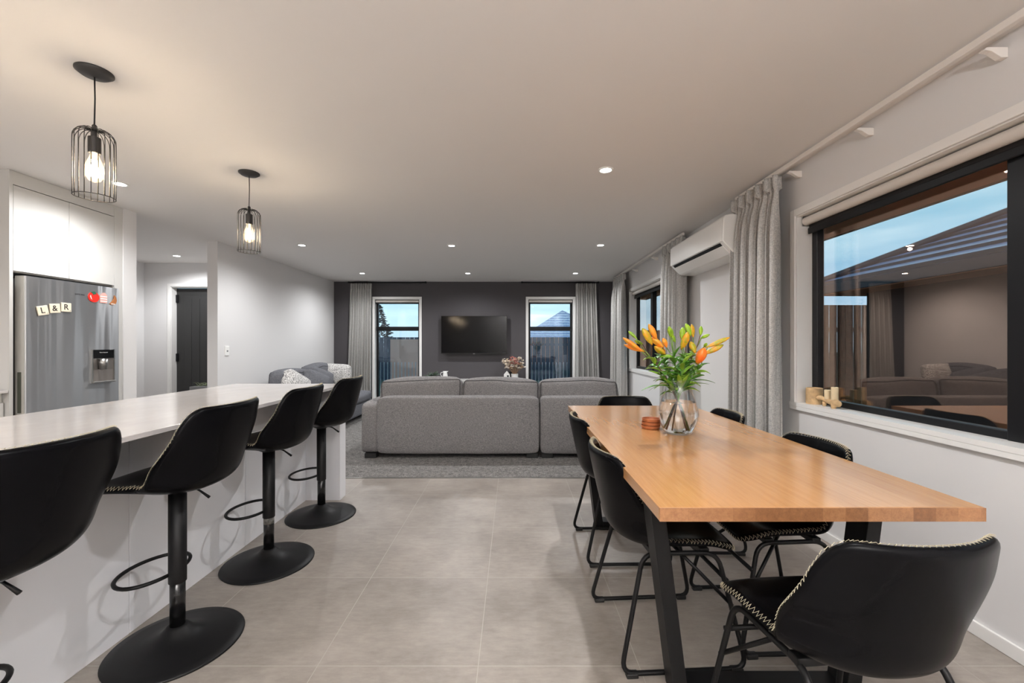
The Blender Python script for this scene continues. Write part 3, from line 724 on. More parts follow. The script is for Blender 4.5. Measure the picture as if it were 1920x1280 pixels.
M['stem_dark'] = mat('purple_stem', srgb(96, 70, 52), 0.5, var=0.3, vscale=30)
M['leaf'] = mat('lily_leaf', srgb(74, 126, 42), 0.4, var=0.35, vscale=12)
M['leaf2'] = mat('lily_leaf_pale', srgb(122, 160, 52), 0.4, var=0.3, vscale=12)
BUDS = [(-0.191, 0.42, -0.277, 0.482, 0.0121, 'o'), (-0.172, 0.415, -0.266, 0.447, 0.0121, 'o'), (-0.21, 0.48, -0.245, 0.516, 0.0080, 'g'), (-0.151, 0.455, -0.197, 0.528, 0.0162, 'y'),
(-0.116, 0.48, -0.155, 0.55, 0.0148, 'o'), (-0.081, 0.439, -0.137, 0.485, 0.0148, 'o'), (-0.066, 0.437, -0.081, 0.48, 0.0121, 'o'), (-0.174, 0.451, -0.213, 0.469, 0.0084, 'g'), (-0.067, 0.402, -0.121, 0.439, 0.0150, 'y'),
(-0.046, 0.411, -0.065, 0.432, 0.0081, 'o'), (-0.058, 0.49, -0.073, 0.537, 0.0108, 'g'), (-0.043, 0.485, -0.048, 0.528, 0.0081, 'g'), (-0.019, 0.463, -0.036, 0.504, 0.0108, 'g'), (-0.005, 0.48, 0.007, 0.534, 0.0135, 'g'),
(-0.003, 0.431, 0.019, 0.509, 0.0175, 'y'), (0.047, 0.458, 0.029, 0.517, 0.0162, 'o'), (0.047, 0.411, 0.032, 0.462, 0.0148, 'y'), (0.062, 0.497, 0.046, 0.555, 0.0135, 'g'), (0.078, 0.49, 0.073, 0.551, 0.0108, 'y'),
(0.101, 0.497, 0.108, 0.54, 0.0094, 'g'), (0.109, 0.48, 0.14, 0.498, 0.0081, 'g'), (0.13, 0.437, 0.231, 0.483, 0.0108, 'y'), (0.127, 0.404, 0.207, 0.447, 0.0135, 'y'), (0.078, 0.358, 0.102, 0.431, 0.0229, 'r'), (0.113, 0.437, 0.116, 0.455, 0.0075, 'g')]
rnd = random.Random(5)
# main stems: crossing at the neck, foot in the vase, head out in the spray; each bud belongs to its nearest stem
STEMS = [(-0.14, 0.385, 0.0, 'd', 'long lily stem leaning far left out of the vase'), (-0.075, 0.395, 0.03, 'g', 'lily stem left of centre with amber and orange buds'), (-0.035, 0.40, -0.03, 'g', 'lily stem topped with pale green buds, left of centre'), (0.01, 0.40, -0.06, 'g', 'central upright lily stem with amber bud in front'),
         (0.05, 0.385, 0.04, 'd', 'dark lily stem right of centre with orange buds'), (0.08, 0.41, 0.0, 'd', 'right lily stem with cluster of green buds on top'), (0.095, 0.35, -0.05, 'g', 'lily stem leaning right with two long amber buds')]
SN = {0: [0, 1, 2, 3, 7], 1: [4, 5, 8, 9], 2: [6, 10, 11, 12], 3: [13, 14, 16], 4: [15], 5: [17, 18, 19, 20, 24], 6: [21, 22, 23]}
def bud_mb(p, q_, r):
    p, q_ = Vector(p), Vector(q_); d_ = (q_-p); Lb = d_.length; u = d_.normalized(); a = u.orthogonal().normalized(); b = u.cross(a)
    mb = MB(); rows = []
    prof = [(-0.12, 0.16), (0.0, 0.42), (0.15, 0.72), (0.38, 0.96), (0.58, 1.0), (0.76, 0.82), (0.9, 0.5), (1.0, 0.14)]
    for t, k in prof:
        c = p+d_*t; row = []
        for i in range(18):
            an = 2*PI*i/18; rr = r*k*(0.80+0.20*abs(math.sin(an*1.5)))
            row.append(c+(a*math.cos(an)+b*math.sin(an))*rr)
        rows.append(row)
    mb.grid(rows, wrap=True); n0 = len(mb.v); mb.v.append(tuple(q_)); mb.f += [((len(prof)-1)*18+i, (len(prof)-1)*18+(i+1) % 18, n0) for i in range(18)]
    mb.f.append(tuple(range(18)))
    return mb
def leaf_mb(p, d_, L_, W_, droop, twist=0.0):
    p = Vector(p); d_ = Vector(d_).normalized(); side = d_.cross(Vector((0, 0, 1))).normalized(); side = (Matrix.Rotation(twist, 3, d_) @ side)
    rows = []; c = p.copy(); dd = d_.copy(); n = 12
    for i in range(n+1):
        t = i/n; w_ = W_*(math.sin(PI*min(1, t*0.93+0.05))**0.8)*(1-0.25*t); w_ = max(w_, 0.0005)
        nn = side.cross(dd).normalized()
        rows.append([c-side*w_+nn*w_*0.35, c-side*w_*0.5+nn*w_*0.08, c.copy(), c+side*w_*0.5+nn*w_*0.08, c+side*w_+nn*w_*0.35])
        dd = (dd+Vector((0, 0, -droop/n))).normalized(); c = c+dd*L_/n
    top = [[v+Vector((0, 0, 0.0003)) for v in r_] for r_ in rows]
    mb = MB(); mb.grid(rows); return mb
for si, (sx, sz, sy, kd, lab) in enumerate(STEMS):
    root = thing('lily_stem', lab, 'flower', (VX, VY, VZ), 0, 'orange lilies in the glass vase')
    sg = -1 if sx < 0 else 1
    foot = Vector((-sg*(0.035+0.007*(si % 3)), -sy*0.8+0.01*(si % 2), 0.022)); neck = Vector((sx*0.06, sy*0.1, 0.17+0.004*si)); head = Vector((sx, sy, sz))
    path = catmull([foot, neck*0.6+foot*0.4+Vector((0, 0, 0.01)), neck, neck.lerp(head, 0.5)+Vector((-sx*0.06, 0, 0.01)), head], 6)
    MB().tube(path, 0.0036, 7).build('stem', M['stem_dark'] if kd == 'd' else M['stem'], root, smooth=True)
    for bi in SN[si]:
        bx, bz, tx_, tz_, br_, kc = BUDS[bi]
        dy = sy+rnd.uniform(-0.045, 0.03); b0 = Vector((bx, dy, bz)); b1 = Vector((tx_, dy+rnd.uniform(-0.03, 0.02), tz_))
        bo = bud_mb(b0, b1, br_*1.12).build('bud', BM[kc], root, smooth=True)
        frm = head if bz > sz-0.02 else neck.lerp(head, 0.75)
        mid = frm.lerp(b0, 0.5)+Vector((0, 0, -0.008)) + (b0-b1)*0.1
        MB().tube(catmull([frm, mid, b0], 5), 0.0022, 6).build('flower_stalk', M['stem_dark'] if kd == 'd' and bi % 2 else M['stem'], bo, smooth=True)
    nl = 18
    for li in range(nl):
        t = 0.10+0.88*li/nl; base = neck.lerp(head, t); an = li*2.4+si
        dv = Vector((math.cos(an)*0.8+sx*3, math.sin(an)*0.8, 0.55+0.5*rnd.random()))
        ll = rnd.uniform(0.055, 0.095)*(1.15-0.35*t)
        leaf_mb(base, dv, ll, rnd.uniform(0.013, 0.020), rnd.uniform(0.3, 1.5), rnd.uniform(-0.6, 0.6)).build('leaf', M['leaf'] if rnd.random() < 0.62 else M['leaf2'], root, smooth=True, solid=0.0006)
    # the long lower leaves that hang over the rim
    for (s2, dv, ll, ww, dr) in {0: [(0.30, (-1, -0.2, 0.30), 0.155, 0.013, 0.75), (0.34, (-0.8, 0.3, 0.1), 0.10, 0.006, 0.9)], 6: [(0.42, (1, -0.1, 0.42), 0.13, 0.012, 0.8), (0.30, (1, 0.2, 0.35), 0.13, 0.010, 0.55)], 4: [(0.6, (0.9, -0.3, 0.6), 0.10, 0.011, 0.3)], 1: [(0.2, (-0.6, -0.5, 0.8), 0.11, 0.014, 0.5)], 3: [(0.15, (0.1, -0.6, 0.9), 0.12, 0.015, 0.4), (0.2, (-0.3, -0.6, 0.8), 0.12, 0.014, 0.4)]}.get(si, []):
        leaf_mb(neck.lerp(head, s2), dv, ll, ww, dr).build('leaf', M['leaf2'] if si in (1, 3) else M['leaf'], root, smooth=True, solid=0.0006)

# ================================================================== CURTAINS
def curtain_mb(W, z0, z1, folds, dep, spread=1.12, seed=0, skew=0.0):
    rn = random.Random(seed); ph = [rn.uniform(-0.5, 0.5) for _ in range(folds*2+4)]; am = [rn.uniform(0.6, 1.15) for _ in range(folds*2+4)]
    NU = folds*14; NZ = 26; P = []
    zs = [z1, z1-0.02, z1-0.05, z1-0.085, z1-0.11, z1-0.14, z1-0.2]+[z1-0.2-(z1-0.2-z0)*(k+1)/(NZ-7) for k in range(NZ-7)]
    for z_ in zs:
        row = []; g = (z1-z_)/(z1-z0); hd = z_ > z1-0.10
        for i in range(NU+1):
            t = i/NU; k = t*folds; c = int(k); 
            a = am[min(c, len(am)-1)]; a2 = am[min(c+1, len(am)-1)]; fr_ = k-c; A = a*(1-fr_)+a2*fr_
            fold = math.sin(2*PI*(k+0.12*math.sin(2*PI*k*0.5+ph[0]+g*1.3)))
            if hd: d_ = dep*(0.42*fold+0.14*math.sin(2*PI*k*3+1))
            else:
                q_ = min(1, (z1-0.10-z_)/0.25); d_ = dep*(0.30+0.35*q_+0.25*g)*A*fold+dep*0.10*math.sin(2*PI*k*2.0+ph[1])*(1-q_*0.5)
                if q_ < 0.2: d_ *= 0.75
            sp_ = 1+(spread-1)*g; x = (t-0.5)*W*sp_ + skew*g + 0.012*g*math.sin(3*k+ph[2]*3) + W/folds*0.16*math.sin(4*PI*k)*(0.3 if hd else 0.8)
            row.append((x, d_, z_))
        P.append(row)
    return MB().grid(P)
def curtain(lab, loc, rz, W, folds, dep, seed, spread=1.1, skew=0.0, z1=2.345, hooks=True):
    t = thing('curtain', lab, 'curtain', loc, rz, 'grey woven curtains')
    curtain_mb(W, 0.02, z1, folds, dep, spread, seed, skew).build('drape', M['curtain'], t, smooth=True, solid=0.003)
    return t
curtain('long grey curtain left of the left far window', (-2.885, 8.05, 0), 0, 0.40, 9, 0.075, 1, 1.2, -0.05, 2.352)
curtain('long grey curtain right of the right far window', (1.385, 8.05, 0), 0, 0.385, 9, 0.075, 2, 1.18, 0.03, 2.352)
curtain('large grey curtain between the heat pump and the big window', (1.79, 3.14, 0), PI/2, 0.56, 10, 0.095, 3, 1.05, 0.0)
curtain('grey curtain hanging behind the heat pump', (1.80, 4.78, 0), PI/2, 0.60, 9, 0.085, 4, 1.0)
curtain('grey curtain in the right far corner beside the smaller window', (1.80, 7.19, 0), PI/2, 0.66, 9, 0.085, 5, 1.12)
M['rail'] = mat('white_rail', srgb(226, 220, 214), 0.4)
def rail(y0, y1, lab, brackets):
    t = thing('curtain_rail', lab, 'curtain rail', (1.80, (y0+y1)/2, 2.35)); h_ = (y1-y0)/2
    MB().box(-0.012, 0.012, -h_, h_, 0.0, 0.030).build('track', M['rail'], t, bevel=0.003)
    for b in brackets:
        yb = b-(y0+y1)/2
        MB().prism([(0.114, -0.042), (0.114, -0.002), (0.03, -0.002), (0.022, -0.012), (0.05, -0.018), (0.088, -0.042)], yb-0.012, yb+0.012, 'y').build('bracket', M['rail'], t, bevel=0.002)
    return t
rail(0.25, 3.42, 'white curtain rail running above the big window', (1.65, 2.26, 2.82, 0.6))
rail(4.48, 7.55, 'white curtain rail above the smaller side window', (4.6, 5.6, 6.5, 7.4))
for x0, x1, lab in ((-3.12, -1.66, 'black curtain rod above the left far window'), (0.17, 1.62, 'black curtain rod above the right far window')):
    t = thing('curtain_rod', lab, 'curtain rod', ((x0+x1)/2, 8.05, 2.372)); h_ = (x1-x0)/2
    mb = MB().tube([(-h_, 0, 0), (h_, 0, 0)], 0.011, 12)
    mb.build('rod', M['black'], t, smooth=True)
    for s in (-1, 1):
        MB().lathe([(0.004, -0.02), (0.017, -0.015), (0.019, 0), (0.017, 0.015), (0.004, 0.02)], n=16, M=Matrix.Translation((s*h_, 0, 0)) @ Matrix.Rotation(PI/2, 4, 'Y')).build('finial', M['black'], t, smooth=True)
        MB().box(s*(h_-0.12)-0.008, s*(h_-0.12)+0.008, 0.0, 0.104, -0.01, 0.01).build('bracket', M['black'], t)

# ---------- roller blinds
M['screen'] = mat('dark_blind_screen', srgb(24, 22, 22), 0.8); M['blindroll'] = mat('pale_blind_roll', srgb(214, 208, 202), 0.5)
def roller(lab, y0, y1):
    t = thing('roller_blind', lab, 'roller blind', (1.965, (y0+y1)/2, 2.022)); h_ = (y1-y0)/2
    MB().lathe([(0.028, -h_), (0.028, h_)], n=28, M=Matrix.Rotation(PI/2, 4, 'X')).build('roll', M['blindroll'], t, auto=0.6)
    MB().box(0.020, 0.022, -h_, h_, -0.066, 0.0).build('screen_fabric', M['screen'], t)
    MB().box(0.010, 0.024, -h_, h_, -0.085, -0.045).build('bottom_bar', M['black'], t, bevel=0.004)
    for s in (-1, 1): MB().box(-0.022, 0.03, s*(h_+0.006)-0.003, s*(h_+0.006)+0.003, -0.03, 0.034).build('bracket', M['steel'], t)
roller('rolled up blind at the top of the big window', W1[0]+0.02, W1[1]-0.022)
roller('rolled up blind at the top of the smaller side window', W2[0]+0.02, W2[1]-0.022)
for xm, lab in ((-2.2315, 'rolled up blind at the top of the left far window'), (0.723, 'rolled up blind at the top of the right far window')):
    t = thing('roller_blind', lab, 'roller blind', (xm, 8.19, 2.022))
    MB().lathe([(0.026, -0.415), (0.026, 0.415)], n=28, M=Matrix.Rotation(PI/2, 4, 'Y')).build('roll', M['blindroll'], t, auto=0.6)
    MB().box(-0.415, 0.415, -0.03, -0.02, -0.05, -0.02).build('bottom_bar', M['black'], t, bevel=0.003)
    for s in (-1, 1): MB().box(s*0.42-0.004, s*0.42+0.004, -0.02, 0.03, -0.03, 0.036).build('bracket', M['black'], t)

# ---------- heat pump
hp = thing('heat_pump', 'white wall mounted heat pump between the curtains', 'heat pump', (XR, 3.92, 2.07))
pr = [(0.0, 0.165), (-0.19, 0.165), (-0.228, 0.157), (-0.245, 0.135), (-0.250, -0.045), (-0.240, -0.06), (-0.165, -0.135), (-0.14, -0.148), (0.0, -0.155)]
MB().prism(pr, -0.555, 0.555, 'y').build('casing', M['white_plastic'], hp, bevel=0.008, segs=3)
MB().prism([(-0.254, 0.13), (-0.2505, 0.13), (-0.2505, -0.047), (-0.255, -0.05)], -0.55, 0.55, 'y').build('front_panel', M['white_plastic'], hp, bevel=0.001)
MB().prism([(-0.246, -0.056), (-0.226, -0.078), (-0.222, -0.074), (-0.240, -0.052)], -0.50, 0.50, 'y').build('air_slot', M['black'], hp)
MB().prism([(-0.228, -0.078), (-0.164, -0.142), (-0.160, -0.139), (-0.224, -0.074)], -0.50, 0.50, 'y').build('air_flap', M['white_plastic'], hp, bevel=0.001)
MB().box(-0.02, 0.0, 0, 0, 0, 0) if False else None

# ---------- light switch
sw = thing('light_switch', 'white light switch plate on the left living room wall', 'light switch', (XL, 5.10, 1.12))
MB().box(0, 0.009, -0.037, 0.037, -0.058, 0.058).build('plate', M['white_plastic'], sw, bevel=0.003)
MB().box(0.009, 0.013, -0.012, 0.012, -0.010, 0.006).build('rocker', M['grey_plastic'], sw, bevel=0.001)

# ================================================================== TELEVISION WALL
tv = thing('television', 'black flat screen television mounted on the charcoal wall', 'television', (-0.742, 8.06, 1.378))
MB().box(-0.628, 0.628, -0.012, 0.022, -0.360, 0.360).build('housing', mat('tv_bezel', srgb(14, 14, 15), 0.3), tv, bevel=0.003)
MB().box(-0.618, 0.618, -0.0135, -0.0115, -0.345, 0.352).build('screen', mat('tv_screen', srgb(6, 6, 8), 0.10, spec=0.2), tv)
MB().box(-0.018, 0.018, -0.014, -0.0118, -0.365, -0.355).build('badge', M['steel'], tv)
MB().box(-0.25, 0.25, 0.022, 0.094, -0.2, 0.2).build('wall_mount', M['black'], tv)
un = thing('media_unit', 'low white media unit below the television, behind the sofa', 'media unit', (-0.75, 7.92, 0))
MB().box(-1.0, 1.0, -0.2, 0.2, 0.06, 0.52).build('body', M['cab'], un, bevel=0.003)
MB().box(-1.02, 1.02, -0.215, 0.21, 0.52, 0.54).build('top', M['cab'], un, bevel=0.003)
for k in range(4): MB().box(-0.99+k*0.497, -0.50+k*0.497, -0.217, -0.20, 0.08, 0.505).build('door', M['cab'], un, bevel=0.002)
for sx_ in (-0.9, 0.9):
    for sy_ in (-0.15, 0.15): MB().cyl(sx_, sy_, 0.004, 0.06, 0.02, 12).build('leg', M['black'], un)
UZ = 0.5405
# jug
jg = thing('jug', 'small white jug with handle behind the sofa', 'jug', (-1.265, 7.9, UZ))
MB().lathe([(0.03, 0), (0.045, 0.01), (0.05, 0.05), (0.042, 0.10), (0.036, 0.13), (0.044, 0.155), (0.040, 0.155), (0.032, 0.13), (0.038, 0.10), (0.045, 0.05), (0.03, 0.012)], n=24).build('body', M['white_plastic'], jg, smooth=True)
MB().tube(catmull([(-0.04, 0, 0.135), (-0.075, 0, 0.13), (-0.085, 0, 0.09), (-0.045, 0, 0.045)], 5), 0.006, 8).build('handle', M['white_plastic'], jg, smooth=True)
MB().prism([(0.03, 0.13), (0.06, 0.158), (0.03, 0.155)], -0.012, 0.012, 'y').build('spout', M['white_plastic'], jg)
# small plant
def leafy(name, lab, cat, loc, potr, poth, potm, n, L_, W_, lm, seed, up=0.6, stems=True, droop=0.8):
    t = thing(name, lab, cat, loc); rn = random.Random(seed)
    MB().lathe([(potr*0.8, 0), (potr, poth), (potr*0.9, poth), (potr*0.75, 0.01)], n=24).build('pot', potm, t, smooth=False, auto=0.6)
    mb = MB(); sb = MB()
    for k in range(n):
        a = rn.uniform(0, 2*PI); d_ = Vector((math.cos(a), math.sin(a), rn.uniform(up*0.4, up*1.8))).normalized(); Ls = L_*rn.uniform(0.5, 1.1)
        p0 = Vector((rn.uniform(-.3, .3)*potr, rn.uniform(-.3, .3)*potr, poth*0.9)); p1 = p0+d_*Ls; sb.tube([p0, p0.lerp(p1, 0.5)+Vector((0, 0, 0.1*Ls)), p1], 0.0015, 5)
        for q_ in range(7):
            b = p0.lerp(p1, 0.3+0.1*q_); an = rn.uniform(0, 2*PI)
            l_ = leaf_mb(b, (math.cos(an), math.sin(an), 0.5), W_*rn.uniform(1.6, 2.6), W_*0.5, droop, 0.4); mb.add(l_.v, l_.f)
    f = mb.build('foliage', lm, t, smooth=True, solid=0.0008)
    sb.build('stems', M['stem'], t, smooth=True)
    return t
leafy('potted_plant', 'small grey green plant in a white bowl left of the jug', 'plant', (-1.50, 7.88, UZ), 0.06, 0.055, M['white_plastic'], 22, 0.14, 0.022, mat('eucalyptus_leaf', srgb(88, 102, 92), 0.6, var=0.3, vscale=20), 3)
# dried flowers
df = thing('dried_flower_arrangement', 'dried cream and pink flowers in a white pot right of the television', 'flower arrangement', (0.03, 7.9, UZ))
MB().lathe([(0.045, 0), (0.062, 0.02), (0.066, 0.11), (0.060, 0.11), (0.055, 0.02)], n=28).build('pot', M['white_plastic'], df, smooth=False, auto=0.6)
rn = random.Random(9)
cols = [mat('dried_cream', srgb(214, 200, 180), 0.9), mat('dried_pink', srgb(196, 128, 118), 0.9), mat('dried_tan', srgb(172, 140, 108), 0.9), mat('dried_white', srgb(226, 218, 208), 0.9)]
sb = MB()
for k in range(98):
    th_ = rn.uniform(0, 2*PI); ph = math.acos(rn.uniform(-0.05, 1)); rr = 0.22*rn.uniform(0.45, 1.0)
    c = Vector((-0.03+rr*1.12*math.sin(ph)*math.cos(th_), rr*0.75*math.sin(ph)*math.sin(th_), 0.22+rr*1.05*math.cos(ph)))
    sb.tube([(0, 0, 0.05), c*0.5+Vector((0, 0, 0.06)), c], 0.0012, 4)
    ci = 1 if (c.z > 0.28 and abs(c.x) < 0.09 and rn.random() < 0.7) else rn.choice([0, 0, 2, 3])
    fm = MB()
    for j in range(7):
        a = rn.uniform(0, 2*PI); l_ = leaf_mb(c, (math.cos(a), math.sin(a), rn.uniform(-0.2, 1)), rn.uniform(0.028, 0.048), 0.014, 0.4, rn.uniform(-1, 1)); fm.add(l_.v, l_.f)
    fm.build('bloom', cols[ci], df, smooth=True, solid=0.0008)
sb.build('stems', cols[2], df)
hs = thing('house_ornament', 'small white wooden house ornament beside the dried flowers', 'ornament', (-0.115, 7.86, UZ))
MB().prism([(-0.055, 0), (0.055, 0), (0.055, 0.10), (0.0, 0.165), (-0.055, 0.10)], -0.03, 0.03, 'y').build('body', M['white_plastic'], hs, bevel=0.002)
MB().box(0.005, 0.035, -0.032, -0.029, 0.04, 0.085).build('window_opening', M['black'], hs)
cd = thing('candle_lantern', 'small black square lantern between house ornament and flower pot', 'lantern', (-0.045, 7.95, UZ))
MB().box(-0.03, 0.03, -0.03, 0.03, 0, 0.15).build('body', M['black'], cd, bevel=0.002)

# ---------- picture on the right wall near the far corner
pf = thing('picture_frame', 'slim white framed picture on the right wall behind the corner curtain', 'picture', (XR, 7.93, 1.62))
MB().box(-0.025, 0.0, -0.14, 0.14, -0.31, 0.31).build('frame', M['trim'], pf, bevel=0.002)
MB().box(-0.027, -0.024, -0.12, 0.12, -0.29, 0.29).build('print', M['grey_plastic'], pf)

# ================================================================== SOFAS
def cushion(W, D, Hh, r=0.05, puff=(0.02, 0.015, 0.03), seed=0, n=(16, 10, 8), wob=0.012):
    rows = MB(); idx = {}
    def pt(i, j, k):
        a, b, c = 2*i/n[0]-1, 2*j/n[1]-1, 2*k/n[2]-1
        # even spread with denser edges
        a, b, c = [math.copysign(1-(1-abs(q_))**1.25, q_) for q_ in (a, b, c)]
        h = (W/2, D/2, Hh/2); p = Vector((a*h[0], b*h[1], c*h[2])); q = Vector([max(-h[m_]+r, min(h[m_]-r, p[m_])) for m_ in range(3)])
        dlt = p-q
        if dlt.length > 1e-9: p = q+dlt.normalized()*min(r, max(abs(dlt.x), abs(dlt.y), abs(dlt.z)))
        p.x += math.copysign(puff[0]*(1-b*b)*(1-c*c), a)*abs(a)**3; p.y += math.copysign(puff[1]*(1-a**4)*(1-c*c), b)*abs(b)**3; p.z += math.copysign(puff[2]*(1-a**4)*(1-b*b), c)*abs(c)**2
        w_ = noise.noise_vector(p*3.1+Vector((seed*7.3, seed, 0))); return p+w_*wob
    for i in range(n[0]+1):
        for j in range(n[1]+1):
            for k in range(n[2]+1):
                if i in (0, n[0]) or j in (0, n[1]) or k in (0, n[2]):
                    idx[(i, j, k)] = len(rows.v); rows.v.append(tuple(pt(i, j, k)))
    def q4(*c): rows.f.append(tuple(idx[x] for x in c))
    for i in range(n[0]):
        for j in range(n[1]):
            for k in (0, n[2]): q4((i, j, k), (i+1, j, k), (i+1, j+1, k), (i, j+1, k))
    for i in range(n[0]):
        for k in range(n[2]):
            for j in (0, n[1]): q4((i, j, k), (i+1, j, k), (i+1, j, k+1), (i, j, k+1))
    for j in range(n[1]):
        for k in range(n[2]):
            for i in (0, n[0]): q4((i, j, k), (i, j+1, k), (i, j+1, k+1), (i, j, k+1))
    # edge loops for piping: the perimeter in the x-z plane at j = 0 and n[1]
    lp = []
    for jj in (0, n[1]):
        l_ = [(i, jj, 0) for i in range(n[0])]+[(n[0], jj, k) for k in range(n[2])]+[(i, jj, n[2]) for i in range(n[0], 0, -1)]+[(0, jj, k) for k in range(n[2], 0, -1)]
        lp.append([Vector(rows.v[idx[x]]) for x in l_])
    return rows, lp
def put_cushion(name, parent, mt, W, D, Hh, loc, rot=(0, 0, 0), pipe=True, **kw):
    mb, lp = cushion(W, D, Hh, **kw)
    o = mb.build(name, mt, parent, smooth=True, sub=1, loc=loc); o.rotation_euler = rot
    if pipe:
        for l_ in lp: MB().tube(catmull(l_, 2, closed=True), 0.0045, 6, closed=True).build('piping', M['piping'], o, smooth=True)
    return o
SX = -0.25; SY = 4.42
so = thing('sofa', 'large grey fabric corner sofa with its back to the dining area', 'sofa', (SX, SY, 0))
def box_soft(x0, x1, y0, y1, z0, z1, name, par, mt, ox, oy, r=0.035, n=(12, 8, 8), wob=0.004, puff=(0.006, 0.006, 0.008)):
    mb, lp = cushion(x1-x0, y1-y0, z1-z0, r=r, puff=puff, seed=x0, n=n, wob=wob)
    return mb.build(name, mt, par, smooth=True, sub=1, loc=((x0+x1)/2-ox, (y0+y1)/2-oy, (z0+z1)/2))
S = M['sofa']
box_soft(-1.43, 0.275, 4.42, 4.62, 0.05, 0.645, 'backrest', so, S, SX, SY)
box_soft(0.285, 1.10, 4.42, 4.62, 0.05, 0.645, 'backrest', so, S, SX, SY)
box_soft(-1.605, -1.405, 4.435, 5.36, 0.05, 0.585, 'armrest', so, S, SX, SY, r=0.05)
box_soft(-1.42, 0.275, 4.60, 5.34, 0.06, 0.30, 'seat_base', so, S, SX, SY)
box_soft(0.285, 1.10, 4.60, 6.00, 0.06, 0.30, 'seat_base', so, S, SX, SY)
put_cushion('seat_cushion', so, S, 0.84, 0.72, 0.16, (-0.98-SX, 5.00-SY, 0.38), seed=1, r=0.04)
put_cushion('seat_cushion', so, S, 0.84, 0.72, 0.16, (-0.14-SX, 5.00-SY, 0.38), seed=2, r=0.04)
put_cushion('seat_cushion', so, S, 0.80, 1.36, 0.16, (0.69-SX, 5.32-SY, 0.38), seed=3, r=0.04)
put_cushion('back_cushion', so, S, 0.895, 0.22, 0.44, (-1.005-SX, 4.70-SY, 0.594), (-0.12, -0.02, 0), seed=4, r=0.06, wob=0.02)
put_cushion('back_cushion', so, S, 0.845, 0.22, 0.43, (-0.135-SX, 4.70-SY, 0.590), (-0.12, 0.008, 0), seed=5, r=0.06, wob=0.02)
put_cushion('back_cushion', so, S, 0.875, 0.22, 0.43, (0.715-SX, 4.70-SY, 0.585), (-0.12, -0.012, 0), seed=6.4, r=0.06, wob=0.016)
for x_, y_ in ((-1.50, 4.50), (-1.50, 5.28), (0.20, 4.50), (0.36, 4.50), (1.02, 4.50), (1.02, 5.92), (0.36, 5.92)):
    MB().box(x_-0.06-SX, x_+0.06-SX, y_-0.05-SY, y_+0.05-SY, 0.004, 0.055).build('foot', M['plastic'], so, bevel=0.003)

s2 = thing('sofa', 'grey sofa along the left wall behind the island', 'sofa', (-3.0, 6.25, 0)); T = M['sofa_dark']; sx2, sy2 = -3.0, 6.25
box_soft(-3.42, -3.20, 5.50, 7.10, 0.05, 0.62, 'backrest', s2, T, sx2, sy2)
box_soft(-3.42, -2.55, 5.35, 5.56, 0.05, 0.58, 'armrest', s2, T, sx2, sy2)
box_soft(-3.24, -2.42, 5.54, 7.10, 0.06, 0.27, 'seat_base', s2, T, sx2, sy2)
box_soft(-3.42, -2.42, 7.06, 7.28, 0.06, 0.27, 'seat_base', s2, T, sx2, sy2)
put_cushion('seat_cushion', s2, T, 0.80, 0.76, 0.15, (-2.81-sx2, 5.95-sy2, 0.335), seed=7, r=0.04)
put_cushion('seat_cushion', s2, T, 0.80, 0.90, 0.15, (-2.81-sx2, 6.80-sy2, 0.335), seed=8, r=0.04)
put_cushion('back_cushion', s2, T, 0.80, 0.22, 0.46, (-3.12-sx2, 5.93-sy2, 0.60), (0.12, 0, PI/2), seed=9, r=0.06, wob=0.02)
put_cushion('back_cushion', s2, T, 0.80, 0.22, 0.50, (-3.12-sx2, 6.75-sy2, 0.62), (0.12, 0, PI/2), seed=10, r=0.06, wob=0.02)
for x_, y_ in ((-3.3, 5.42), (-2.62, 5.42), (-2.5, 7.2), (-3.3, 7.2)): MB().box(x_-0.05-sx2, x_+0.05-sx2, y_-0.05-sy2, y_+0.05-sy2, 0.004, 0.055).build('foot', M['plastic'], s2, bevel=0.003)
def throw_cushion(lab, loc, rot, W=0.46, seed=1, mt=None):
    mb, lp = cushion(W, 0.14, W*0.86, r=0.03, puff=(-0.03, 0.05, -0.03), seed=seed, n=(14, 6, 14), wob=0.008)
    o = mb.build('throw_cushion', mt or M['pattern'], smooth=True, sub=1, loc=loc); o.rotation_euler = rot; tag(o, lab, 'cushion', 'loose cushions on the left sofa'); return o
throw_cushion('speckled white cushion at the near end of the left sofa', (-2.93, 5.72, 0.62), (-0.25, 0.5, 1.3), 0.42, 2)
throw_cushion('speckled white cushion standing at the far end of the left sofa', (-2.93, 6.93, 0.64), (-0.22, 0.05, 0.15), 0.50, 3)
throw_cushion('plain slate cushion leaning in the middle of the left sofa', (-2.88, 6.18, 0.60), (-0.2, 0.35, 1.2), 0.42, 4, M['sofa_dark'])
throw_cushion('plain slate cushion beside the far speckled cushion', (-2.97, 6.50, 0.62), (-0.2, 0.3, 1.1), 0.42, 5, M['sofa_dark'])

# ---------- planter in the hall
pl = thing('hall_planter', 'dark planter with thin green blades beside the front door', 'plant', (-4.36, 5.98, 0))
MB().box(-0.13, 0.13, -0.1, 0.1, 0.0, 0.61).build('planter_box', M['grey_plastic'], pl, bevel=0.004)
rn = random.Random(4); mb = MB()
for k in range(26):
    a = rn.uniform(0, 2*PI); l_ = leaf_mb((rn.uniform(-.09, .09), rn.uniform(-.06, .06), 0.6), (math.cos(a), math.sin(a), rn.uniform(0.6, 1.6)), rn.uniform(0.10, 0.2), 0.006, 1.4, 0.3); mb.add(l_.v, l_.f)
mb.build('foliage', mat('grey_green_blade', srgb(112, 122, 92), 0.6), pl, smooth=True, solid=0.0008)
# small plant low beside the curtain, behind the table
leafy('potted_plant', 'green plant low on the floor between table and right wall', 'plant', (1.56, 4.25, 0.0), 0.12, 0.26, M['white_plastic'], 20, 0.42, 0.04, M['leaf'], 8, 0.9)

